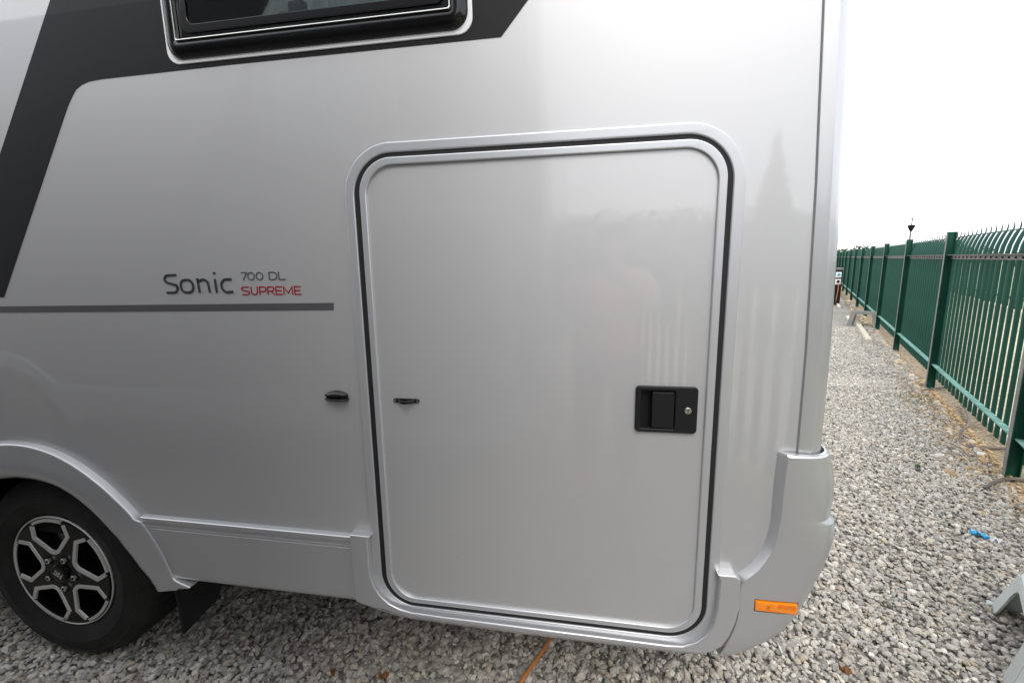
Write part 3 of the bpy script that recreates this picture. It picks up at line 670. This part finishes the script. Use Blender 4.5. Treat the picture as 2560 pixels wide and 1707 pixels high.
    if text:
        ls = text_lines('FIAT', 0, 0, .020, .036); a = R(148); L = []
        for l in ls:
            L.append([(WX + (p[0] - .0175) * math.cos(a) - (p[1] - .010) * math.sin(a), WZ + (p[0] - .0175) * math.sin(a) + (p[1] - .010) * math.cos(a)) for p in l])
        strokes('hub_lettering', L, .0024, fy - .0098, fy - .0080, M['rim_cut'], wheel)
    return van

van = build_van('motorhome', 'silver motorhome with charcoal graphic, large locker door and black alloy wheel', 0.0, True)
opp = build_van('motorhome', 'second motorhome parked behind the photographer, paint darkened to dim the facing wall, seen only as a reflection', -1.38, False)
opp.location = (-.74, -1.30, 0); opp.scale = (1, -1, 1)
M['paint_dimming'] = M['paint'].copy(); M['paint_dimming'].name = 'bounce_dimming_silver_paint'  # silver paint darkened so the opposite van throws less light on the near wall
for nd in M['paint_dimming'].node_tree.nodes:
    if nd.type == 'VALTORGB':
        for e_ in nd.color_ramp.elements: e_.color = tuple(c * .30 for c in e_.color[:3]) + (1,)
def swap(o):
    if o.type == 'MESH':
        o.data = o.data.copy() if o.data.users > 1 else o.data
        for i_, mt in enumerate(o.data.materials):
            if mt == M['paint']: o.data.materials[i_] = M['paint_dimming']
    for c_ in o.children: swap(c_)
swap(opp)

# ================================================================== FENCE
def ibeam(L, w, d, z0, z1, t=.006):
    V, F = [], []
    for (s0, s1, o0, o1) in ((-w / 2, w / 2, 0, t), (-w / 2, w / 2, d - t, d), (-t / 2, t / 2, t, d - t)):
        k = len(V)
        for z in (z0, z1):
            for s, o in ((s0, o0), (s1, o0), (s1, o1), (s0, o1)):
                V.append((FD.x * s + FN.x * o, FD.y * s + FN.y * o, z))
        F += [tuple(k + i for i in f) for f in ((0, 3, 2, 1), (4, 5, 6, 7), (0, 1, 5, 4), (1, 2, 6, 5), (2, 3, 7, 6), (3, 0, 4, 7))]
    return V, F
def fence_mesh(name, V, F, m, sharp=30):
    me = bpy.data.meshes.new(name); me.from_pydata(V, [], F)
    bm = bmesh.new(); bm.from_mesh(me); bmesh.ops.recalc_face_normals(bm, faces=bm.faces); bm.to_mesh(me); bm.free(); finish(me, m, sharp); return me
V, F = ibeam(0, .055, .070, -.1, 1.628); post_me = fence_mesh('post', V, F, M['green'])
k = len(V)
# weathered narrow strip: front flange face of the post
V2 = [(FD.x * s - FN.x * .001, FD.y * s - FN.y * .001, z) for z in (0.02, 1.625) for s in (-.0275, .0275)] + [(FD.x * s + FN.x * .0005, FD.y * s + FN.y * .0005, z) for z in (0.02, 1.625) for s in (-.0275, .0275)]
strip_me = fence_mesh('post_edge', V2, [(0, 1, 3, 2), (4, 6, 7, 5), (0, 2, 6, 4), (1, 5, 7, 3), (2, 3, 7, 6), (0, 4, 5, 1)], M['grey_rail'])
def pale_mesh():
    rows = []
    for z, off, hw, dp in ((.12, 0, .0325, .015), (.6, 0, .0325, .015), (1.30, 0, .0325, .015), (1.40, .003, .037, .015), (1.46, .010, .034, .015), (1.51, .022, .034, .014), (1.55, .034, .033, .013), (1.575, .043, .030, .010), (1.583, .046, .013, .006), (1.608, .048, .010, .005), (1.632, .042, .003, .002)):
        sec = [(-hw, 0), (-hw * .55, dp), (0, dp * .55), (hw * .55, dp), (hw, 0), (hw * .5, dp - .0035), (0, dp * .55 - .0035), (-hw * .5, dp - .0035)]
        sec = [(s, dp - o if False else o) for s, o in sec]
        rows.append([(FD.x * s + FN.x * (.072 + off - o), FD.y * s + FN.y * (.072 + off - o), z) for s, o in sec])
    n = 8; V = [p for r in rows for p in r]; F = []
    for i in range(len(rows) - 1):
        for j in range(n): F.append((i * n + j, i * n + (j + 1) % n, (i + 1) * n + (j + 1) % n, (i + 1) * n + j))
    F.append(tuple(range((len(rows) - 1) * n, len(rows) * n)))
    return fence_mesh('pale', V, F, M['green'])
pale_me = pale_mesh()
def rail_mesh(name, z, L, m, up):
    V, F = [], []
    # horizontal leg and vertical leg of the angle
    for (o0, o1, z0, z1) in ((.018, .058, z - .005, z), (.052, .058, z - .042, z - .005)) if not up else ((.018, .058, z - .005, z), (.052, .058, z - .045, z - .005)):
        k = len(V)
        for s in (0, L):
            for o, zz in ((o0, z0), (o1, z0), (o1, z1), (o0, z1)): V.append((FD.x * s + FN.x * o, FD.y * s + FN.y * o, zz))
        F += [tuple(k + i for i in f) for f in ((0, 1, 2, 3), (7, 6, 5, 4), (0, 4, 5, 1), (1, 5, 6, 2), (2, 6, 7, 3), (3, 7, 4, 0))]
    return fence_mesh(name, V, F, m)
PITCH = 2.405
top_me = rail_mesh('top_rail', 1.400, PITCH - .012, M['grey_rail'], False)
bot_me = rail_mesh('bottom_rail', .268, PITCH - .012, M['green_old'], True)
def cap_strip():
    V, F = [], []; L = PITCH - .02
    for s in (0, L):
        for o, z in ((.108, 1.570), (.114, 1.570), (.114, 1.580), (.108, 1.580)): V.append((FD.x * s + FN.x * o, FD.y * s + FN.y * o, z))
    return fence_mesh('crest_wire', V, [(0, 1, 2, 3), (7, 6, 5, 4), (0, 4, 5, 1), (1, 5, 6, 2), (2, 6, 7, 3), (3, 7, 4, 0)], M['green'])
cap_me = cap_strip()
box_me = None
def lug_mesh():
    V, F = [], []
    for dz in (0,):
        v, f = bpts(-.006, .006, .044, .052, 1.368, 1.382)
        V += [(FD.x * x + FN.x * y, FD.y * x + FN.y * y, z) for x, y, z in v]; F += f
    return fence_mesh('rail_bolt', V, F, M['dark'])
bolt_me = lug_mesh()
fence = thing('palisade_fence', 'green steel palisade fence running away beside the gravel, nearest to the van', 'fence', (*fp(-2.5, 0), 0))
def fchild(me, s, nm):
    o = bpy.data.objects.new(nm, me); link(o, fence); p = FD * (s + 2.5); o.location = (p.x, p.y, 0); return o
NP = 0
for kbay in range(-4, 9):
    s0 = -.115 + PITCH * kbay
    po = fchild(post_me, s0, 'post'); e = bpy.data.objects.new('post_edge', strip_me); link(e, po)
    fchild(top_me, s0 + .006, 'top_rail'); fchild(bot_me, s0 + .006, 'bottom_rail'); fchild(cap_me, s0 + .01, 'crest_wire')
    for j in range(18):
        s = s0 + .068 + j * .1334
        if NP < 290:
            o_ = fchild(pale_me, s, 'pale'); NP += 1
            if kbay in (-1, -2, 0): fchild(bolt_me, s, 'rail_bolt')
# farther bays as one part
V, F = [], []
pv = [tuple(v.co) for v in post_me.vertices]; pf = [tuple(p.vertices) for p in post_me.polygons]
qv = [tuple(v.co) for v in pale_me.vertices]; qf = [tuple(p.vertices) for p in pale_me.polygons]
rv = [tuple(v.co) for me_ in (top_me, bot_me) for v in me_.vertices]
for kbay in range(9, 22):
    s0 = -.115 + PITCH * kbay + 2.5
    for vv, ff, ss in [(pv, pf, s0)] + [(qv, qf, s0 + .068 + j * .1334) for j in range(18)]:
        k = len(V); V += [(v[0] + FD.x * ss, v[1] + FD.y * ss, v[2]) for v in vv]; F += [tuple(k + i for i in f) for f in ff]
    for me_ in (top_me, bot_me):
        k = len(V); V += [(v.co[0] + FD.x * s0, v.co[1] + FD.y * s0, v.co[2]) for v in me_.vertices]; F += [tuple(k + i for i in p.vertices) for p in me_.polygons]
o = mobj('far_fence_run', V, F, M['green'], fence); tag(o, kind='stuff')
print('pales', NP)

# second fence across the far side of the verge
f2 = thing('palisade_fence', 'second green palisade fence standing across the pale verge, seen through the gaps', 'fence', (*fp(0, 3.3), 0))
V, F = [], []
for i in range(330):
    s = -16 + i * .20; k = len(V)
    for z in (.05, 1.37):
        for ds, o in ((-.045, 0), (.045, 0), (.045, .02), (-.045, .02)): V.append((FD.x * (s + ds) + FN.x * o, FD.y * (s + ds) + FN.y * o, z))
    F += [tuple(k + j for j in f) for f in ((0, 3, 2, 1), (4, 5, 6, 7), (0, 1, 5, 4), (1, 2, 6, 5), (2, 3, 7, 6), (3, 0, 4, 7))]
tag(mobj('pale', V, F, M['green'], f2), kind='stuff')
for nm, z in (('top_rail', 1.20), ('bottom_rail', .25)):
    V = [(FD.x * s + FN.x * o, FD.y * s + FN.y * o, zz) for s in (-17, 51) for o, zz in ((-.04, z), (0, z), (0, z + .06), (-.04, z + .06))]
    mobj(nm, V, [(0, 1, 2, 3), (7, 6, 5, 4), (0, 4, 5, 1), (1, 5, 6, 2), (2, 6, 7, 3), (3, 7, 4, 0)], M['green'], f2)
pm = fence_mesh('post', *ibeam(0, .09, .10, 0, 1.42), M['green'])
for i in range(-6, 20):
    o = bpy.data.objects.new('post', pm); link(o, f2); o.location = (FD.x * i * 2.6, FD.y * i * 2.6, 0)

# ================================================================== STEPS (plastic entry stools)
def make_step(label):
    """moulded plastic step: tapered body, arched opening in every side"""
    st = thing('step_stool', label, 'step')
    Lx, Ly, H = .265, .205, .205         # half sizes at the ground, height
    tx, ty = .215, .150                  # half sizes at the top
    def side(axis, sgn, nm):
        half = Lx if axis == 0 else Ly; halft = tx if axis == 0 else ty
        far0 = Ly if axis == 0 else Lx; far1 = ty if axis == 0 else tx
        legw = .085
        zt = H - .012
        # outline in (u, z): u scaled with height by the taper
        def U(u, z): return u * (half + (halft - half) * z / H) / half
        ow = half - legw; arch = [(-half, 0), (-ow - .02, 0), (-ow, .03), (-ow + .004, .10)] + [(-ow + .05 + .048 * math.cos(R(t)), .115 + .055 * math.sin(R(t))) for t in (180, 150, 120, 90)]
        arch += [(-p[0], p[1]) for p in arch[::-1]]
        arch += [(half, zt), (-half, zt)]
        # triangulate as strips through a 2D curve, then lean it
        ob = plate(nm, arch, [], -.004, .004, M['step'], .0015, st, 2)
        me = ob.data
        for v in me.vertices:
            u, y, z = v.co; z_ = max(0, min(z, H)); f = far0 + (far1 - far0) * z_ / H
            uu = U(u, z_); d = sgn * (f + (y if sgn < 0 else -y) * 0) + y * (1 if sgn < 0 else -1)
            v.co = (uu, d, z) if axis == 0 else (d, uu, z)
        bm = bmesh.new(); bm.from_mesh(me); bmesh.ops.recalc_face_normals(bm, faces=bm.faces); bm.to_mesh(me); bm.free()
        return ob
    for ax, sg in ((0, -1), (0, 1), (1, -1), (1, 1)): side(ax, sg, 'leg_panel')
    # top with rounded corners and raised grip ribs
    def hrect(name, pts, z0, z1, bev, parent):
        ob = plate(name, pts, [], -(z1 - z0) / 2, (z1 - z0) / 2, M['step'], bev, parent, 3)
        for v in ob.data.vertices: x, y, z = v.co; v.co = (x, z, (z0 + z1) / 2 - y)
        bm = bmesh.new(); bm.from_mesh(ob.data); bmesh.ops.recalc_face_normals(bm, faces=bm.faces); bm.to_mesh(ob.data); bm.free()
        return ob
    top = hrect('tread', rrect(-tx - .006, tx + .006, -ty - .006, ty + .006, .03), H - .018, H, .007, st)
    for i in range(7):
        y = -.11 + i * .0367; hrect('grip_rib', rrect(-tx + .03, tx - .03, y - .005, y + .005, .004), H - .001, H + .003, .0015, top)
    for sx_ in (-1, 1):
        for sy_ in (-1, 1): box('foot', sx_ * Lx - .016, sx_ * Lx + .016, sy_ * Ly - .016, sy_ * Ly + .016, 0, .012, M['step'], st, .004)
    return st
step = make_step('near grey plastic step with arched sides, cut off by the right edge of the photo')
step.location = (1.637, .503, 0); step.rotation_euler = (0, 0, R(57))
step2 = copy_tree(step)
step2['label'] = 'far grey plastic step straddling the timber edging beside the fence'
step2.location = (5.47, 9.22, 0); step2.rotation_euler = (0, 0, R(-36)); step2.scale = (.95, .62, 1.45)
M['step_darker'] = mat('darker_grey_plastic', (.24, .235, .22), .6, noise=.12, nscale=6)  # darker version of the step plastic, for the far step
def remat(o, m_):
    if o.type == 'MESH': o.data = o.data.copy(); o.data.materials.clear(); o.data.materials.append(m_)
    for c_ in o.children: remat(c_, m_)
remat(step2, M['step_darker'])
for s_ in (step, step2): s_['group'] = 'grey plastic entry steps'

# ================================================================== HOOK-UP POST, LAMP, TIMBER
hk = thing('hookup_post', 'black electric hook-up post with white sockets and orange lead', 'power post', (7.08, 13.85, 0))
box('post_body', -.11, .11, -.09, .09, 0, 1.02, M['satin_black'], hk, .01)
box('post_cap', -.125, .125, -.105, .105, 1.02, 1.08, M['grey_rail'], hk, .02)
for z in (.60, .80):
    s_ = box('socket_plate', -.075, .075, -.104, -.09, z, z + .16, M['far_white'], hk, .006)
    tube('socket_lid', [(0, -.104, z + .09), (0, -.125, z + .085)], [.040, .036], M['blue_film'] if z > .7 else M['dark'], s_, 16)
tag(tube('power_lead', [(7.08, 13.71, .66), (7.06, 13.66, .45), (7.05, 13.68, .2), (7.0, 13.6, .02), (6.8, 13.7, .015)], .010, M['orange_cable']), 'orange lead hanging down the black hook-up post', 'cable')
lampo = thing('street_lamp', 'slim lamp post with small conical head beyond the fence', 'street lamp', (22.5, 36.9, 0))
tube('pole', [(0, 0, 0), (0, 0, 3.15)], [.07, .05], M['grey_rail'], lampo, 12)
hd = tube('lamp_head', [(0, 0, 3.10), (0, 0, 3.45), (0, 0, 3.55)], [.06, .22, .20], M['dark'], lampo, 20)
tube('finial', [(0, 0, 3.55), (0, 0, 3.95), (0, 0, 3.96), (0, 0, 4.0)], [.03, .03, .09, .09], M['dark'], lampo, 10)
def board(s0, s1, off, w, h, label):
    a, b = fp(s0, off), fp(s1, off); d = (b - a).normalized(); nrm = Vector((d.y, -d.x))
    V = [(p.x + nrm.x * o - a.x, p.y + nrm.y * o - a.y, z) for p in (a, b) for o, z in ((0, 0), (w, 0), (w, h), (0, h))]
    o = mobj('edging_board', V, [(0, 1, 2, 3), (7, 6, 5, 4), (0, 4, 5, 1), (1, 5, 6, 2), (2, 6, 7, 3), (3, 7, 4, 0)], M['wood'])
    o.location = (a.x, a.y, 0); tag(o, label, 'timber board', 'pale timber edging boards')
board(2.86, 5.3, -.27, .07, .06, 'pale timber edging board nearest the camera, under the far grey step')
board(5.9, 6.6, -.36, .06, .05, 'pale timber edging board just beyond the far grey step')
board(8.9, 15.0, -.42, .06, .05, 'pale timber edging board beside the black hook-up post')

# ================================================================== CABLES AND LITTER
tag(tube('cable', catmull([(3.40, 3.62, .03), (3.26, 3.36, .045), (3.09, 3.09, .02), (2.93, 2.93, .014), (2.80, 2.76, .014), (2.73, 2.62, .014), (2.79, 2.57, .014), (2.93, 2.57, .018), (3.03, 2.52, .022), (3.22, 2.46, .03)]), .011, M['hose']), 'brown rubber cable looping out from under the fence onto the gravel', 'cable')
tag(tube('cable', catmull([(3.40, 4.13, .016), (3.52, 4.19, .022), (3.75, 4.26, .04)]), .010, M['hose_dark']), 'short dark cable end poking from the fence by its second post', 'cable')
tag(tube('cable', catmull([(2.34, 1.895, .014), (2.50, 2.005, .020), (2.60, 2.035, .022), (2.80, 2.04, .02)]), .011, M['hose']), 'brown cable stub reaching in from the right edge of the photo', 'cable')
tag(tube('cable', catmull([(0.10, .95, .02), (-.02, .62, .02), (-.12, .41, .022), (-.165, .30, .022), (-.21, .20, .022), (-.27, .02, .024), (-.36, -.2, .02)]), .0062, M['orange_cable']), 'orange cable lying on the gravel and passing under the motorhome', 'cable')
def crumple(name, cx, cy, rx, ry, rot, m, label, cat, seed, h=.03):
    r_ = random.Random(seed); n = 9; rows = []
    for i in range(n):
        row = []
        for j in range(6):
            u = (i / (n - 1) - .5) * 2; w = (j / 5 - .5) * 2 * (1 - .55 * abs(u) ** 1.5) ; x = u * rx + r_.uniform(-.1, .1) * rx; y = w * ry + r_.uniform(-.15, .15) * ry
            row.append((x * math.cos(rot) - y * math.sin(rot), x * math.sin(rot) + y * math.cos(rot), .016 + r_.uniform(0, h)))
        rows.append(row)
    o = grid(name, rows, m, None, sharp=25); o.location = (cx, cy, 0); tag(o, label, cat); return o
crumple('plastic_wrapper', 1.915, 1.335, .036, .020, R(-52), M['blue_film'], 'crumpled bright blue plastic wrapper lying on the open gravel', 'litter', 1)
crumple('plastic_film', 1.955, 1.28, .026, .012, R(-40), M['white_film'], 'torn clear white film beside the blue wrapper', 'litter', 2)
crumple('dry_leaf', -.68, .130, .018, .013, .6, M['leaf'], 'curled orange-brown leaf below the locker door', 'leaf', 3, .02)
crumple('dry_leaf', -.86, .12, .008, .013, .2, M['leaf'], 'small dark brown leaf on the gravel between wheel and orange leaf', 'leaf', 4, .02)
crumple('dry_leaf', .86, .395, .018, .011, -.5, M['leaf'], 'red-brown leaf on the gravel below the bumper corner', 'leaf', 5, .02)
crumple('weed', 2.13, 2.13, .020, .014, .8, M['weed'], 'tiny green weed growing in the open gravel', 'weed', 6, .035)

# ================================================================== PHOTOGRAPHER (behind the lens, seen in the paint)
def skin_chain(name, pts, edges, rad, material, parent=None, sub=2):
    me = bpy.data.meshes.new(name); me.from_pydata(pts, edges, [])
    ob = bpy.data.objects.new(name, me); C.objects.link(ob)
    md = ob.modifiers.new('s', 'SKIN'); ss = ob.modifiers.new('u', 'SUBSURF'); ss.levels = sub; ss.render_levels = sub
    for i, r in enumerate(rad):
        d = me.skin_vertices[0].data[i]; d.radius = r if isinstance(r, tuple) else (r, r); d.use_root = (i == 0)
    bpy.context.view_layer.update(); dg = bpy.context.evaluated_depsgraph_get()
    nm = bpy.data.meshes.new_from_object(ob.evaluated_get(dg)); nm.name = name
    bpy.data.objects.remove(ob); nm.materials.clear(); finish(nm, material, None)
    return link(bpy.data.objects.new(name, nm), parent)
PX, PY = .10, -1.60
per = thing('person', 'photographer in a pink short-sleeved top holding a camera up to the eye', 'person', (PX, PY, 0))
pts = [(0, 0, .86), (0, 0, 1.0), (0, .0, 1.15), (0, .01, 1.27), (0, .04, 1.36), (0, .08, 1.44), (0, .10, 1.52),
       (-.17, .0, 1.28), (-.25, .14, 1.14), (-.13, .33, 1.33), (-.10, .37, 1.37),
       (.17, .0, 1.28), (.23, .14, 1.14), (.02, .33, 1.33), (-.02, .37, 1.37),
       (-.10, 0, .80), (-.12, .02, .46), (-.13, 0, .09), (-.13, .12, .035),
       (.10, 0, .80), (.12, .02, .46), (.13, 0, .09), (.13, .12, .035)]
edges = [(0, 1), (1, 2), (2, 3), (3, 4), (4, 5), (5, 6), (3, 7), (7, 8), (8, 9), (9, 10), (3, 11), (11, 12), (12, 13), (13, 14), (0, 15), (15, 16), (16, 17), (17, 18), (0, 19), (19, 20), (20, 21), (21, 22)]
rad = [.13, .14, .145, .12, .055, .085, .080, .065, .045, .030, .028, .065, .045, .030, .028, .10, .062, .042, .032, .10, .062, .042, .032]
skin_chain('body', pts, edges, rad, M['skin'], per)
pts = [(0, 0, .84), (0, 0, 1.0), (0, .0, 1.15), (0, .01, 1.28), (-.17, .0, 1.28), (-.24, .10, 1.17), (.17, .0, 1.28), (.23, .10, 1.17)]
skin_chain('pink_top', pts, [(0, 1), (1, 2), (2, 3), (3, 4), (4, 5), (3, 6), (6, 7)], [.175, .175, .175, .135, .085, .070, .085, .070], M['pink'], per)
pts = [(0, 0, .86), (-.10, 0, .78), (-.12, .02, .46), (-.13, 0, .12), (.10, 0, .78), (.12, .02, .46), (.13, 0, .12)]
skin_chain('trousers', pts, [(0, 1), (1, 2), (2, 3), (0, 4), (4, 5), (5, 6)], [.15, .115, .080, .065, .115, .080, .065], M['jeans'], per)
skin_chain('hair', [(0, .06, 1.50), (0, .07, 1.57), (0, .01, 1.47)], [(0, 1), (0, 2)], [.088, .070, .07], M['hair'], per)
for sx_ in (-1, 1):
    for q in range(4):
        bx = -.06 + sx_ * .065; z = 1.345 + q * .020
        tube('finger', [(bx + sx_ * .012, .375, z), (bx + sx_ * .010, .405, z + .003), (bx - sx_ * .004, .418, z + .002)], [.009, .0085, .007], M['skin'], per, 8)
ch = thing('camera_body', 'black camera held up by the photographer in pink', 'camera', (0.0, -1.1, 1.31))
box('camera_case', -.065, .065, -.160, -.105, .035, .130, M['satin_black'], ch, .008)
tube('lens_barrel', [(0, -.105, .09), (0, -.045, .09)], [.038, .040], M['satin_black'], ch, 28)

# ================================================================== DISTANT TREES, BEHIND AND BEYOND
def leafy(name, centers, radii, nleaf, size, m, seed, label=None, cat=None, parent=None, kind=None, origin=(0, 0, 0)):
    rg = np.random.default_rng(seed); C_ = np.array(centers); Rr = np.array(radii)
    w = (Rr[:, 0] * Rr[:, 1] * Rr[:, 2]) ** .67; w = w / w.sum(); idx = rg.choice(len(C_), nleaf, p=w)
    d = rg.normal(size=(nleaf, 3)); d /= np.linalg.norm(d, axis=1)[:, None]; rr = rg.uniform(.55, 1.05, nleaf) ** .6
    p = C_[idx] + d * Rr[idx] * rr[:, None]; p[:, 2] = np.maximum(p[:, 2], .05)
    a = rg.normal(size=(nleaf, 3)); a /= np.linalg.norm(a, axis=1)[:, None]; b = np.cross(a, rg.normal(size=(nleaf, 3))); b /= np.linalg.norm(b, axis=1)[:, None]
    s = size * rg.uniform(.6, 1.4, (nleaf, 1)); V = np.stack([p + a * s, p + b * s * .6, p - a * s, p - b * s * .6], 1).reshape(-1, 3)
    F = np.arange(nleaf * 4).reshape(-1, 4)
    me = bpy.data.meshes.new(name); me.from_pydata(V.tolist(), [], F.tolist()); me.materials.append(m)
    at = me.attributes.new('tint', 'FLOAT', 'POINT'); at.data.foreach_set('value', np.repeat(rg.uniform(0, 1, nleaf) * .6 + .4 * rg.uniform(0, 1, len(C_))[idx], 4).astype(np.float32))
    o = link(bpy.data.objects.new(name, me), parent); tag(o, label, cat, None, kind); return o
rg = random.Random(5)
# low hedge row at the end of the yard (just above the fence, next to the van corner)
cs = [(x, 92 + rg.uniform(-2, 2), rg.uniform(.8, 1.8)) for x in np.linspace(34, 66, 22)]
leafy('hedgerow', cs, [(2.0, 1.5, rg.uniform(1.3, 2.4)) for _ in cs], 5000, .25, M['foliage'], 3, 'low green hedgerow at the far end of the fence', kind='stuff')
cs = [(x, 70 - x * .25 + rg.uniform(-2, 2), rg.uniform(.6, 1.4)) for x in np.linspace(46, 90, 26)]
leafy('hedgerow', cs, [(2.2, 1.5, rg.uniform(1.0, 1.9)) for _ in cs], 5000, .25, M['foliage'], 13, 'dark scrubby hedgerow beyond the second fence', kind='stuff')
# behind the photographer (only mirrored in the paint)
cs = [(x, -24 + rg.uniform(-1, 1), rg.uniform(1.5, 1.9)) for x in np.linspace(-16, 34, 60)]
leafy('hedgerow', cs, [(1.6, 1.2, rg.uniform(2.0, 2.3)) for _ in cs], 60000, .11, M['foliage'], 4, 'tall hedge behind the photographer, seen mirrored in the silver paint', kind='stuff')
for i, (x, hgt) in enumerate(((8.2, 7.2), (12.4, 5.6), (15.0, 6.6), (17.6, 5.4), (21.4, 8.6))):
    tr_ = thing('conifer_tree', ['second tallest', 'second shortest', 'middle-sized', 'shortest', 'tallest'][i] + ' of the five conifers mirrored in the silver paint', 'tree', (x, -22.5, 0), 'conifers behind the photographer')
    tube('trunk', [(0, 0, 0), (0, 0, hgt * .9)], [.14, .03], M['bark'], tr_, 8)
    cs = [(0, 0, hgt * (.12 + .8 * t)) for t in np.linspace(0, 1, 12)]; rd = [(1.25 * (1 - t) + .12,) * 2 + (.6,) for t in np.linspace(0, 1, 12)]
    leafy('crown', cs, rd, 2600, .14, M['conifer'], 20 + i, parent=tr_)
# pale cabin with a red fascia beyond the second fence
cb = thing('site_cabin', 'white cabin with a red fascia band beyond the fences, at the right edge', 'cabin', (27.5, 21.5, 0))
box('cabin_wall', 0, 9, 0, 4, 0, 3.0, M['far_white'], cb)
box('cabin_fascia', -.1, 9.1, -.1, 4.1, 2.45, 2.95, M['far_red'], cb)
box('cabin_roof', -.2, 9.2, -.2, 4.2, 3.0, 3.15, M['grey_rail'], cb)
for i in range(4):
    w_ = box('cabin_window', .8 + i * 2.1, 2.0 + i * 2.1, -.03, 0, 1.1, 2.0, M['gloss_black'], cb)
    box('window_frame', .74 + i * 2.1, 2.06 + i * 2.1, -.045, -.031, 1.04, 1.1, M['far_white'], w_)
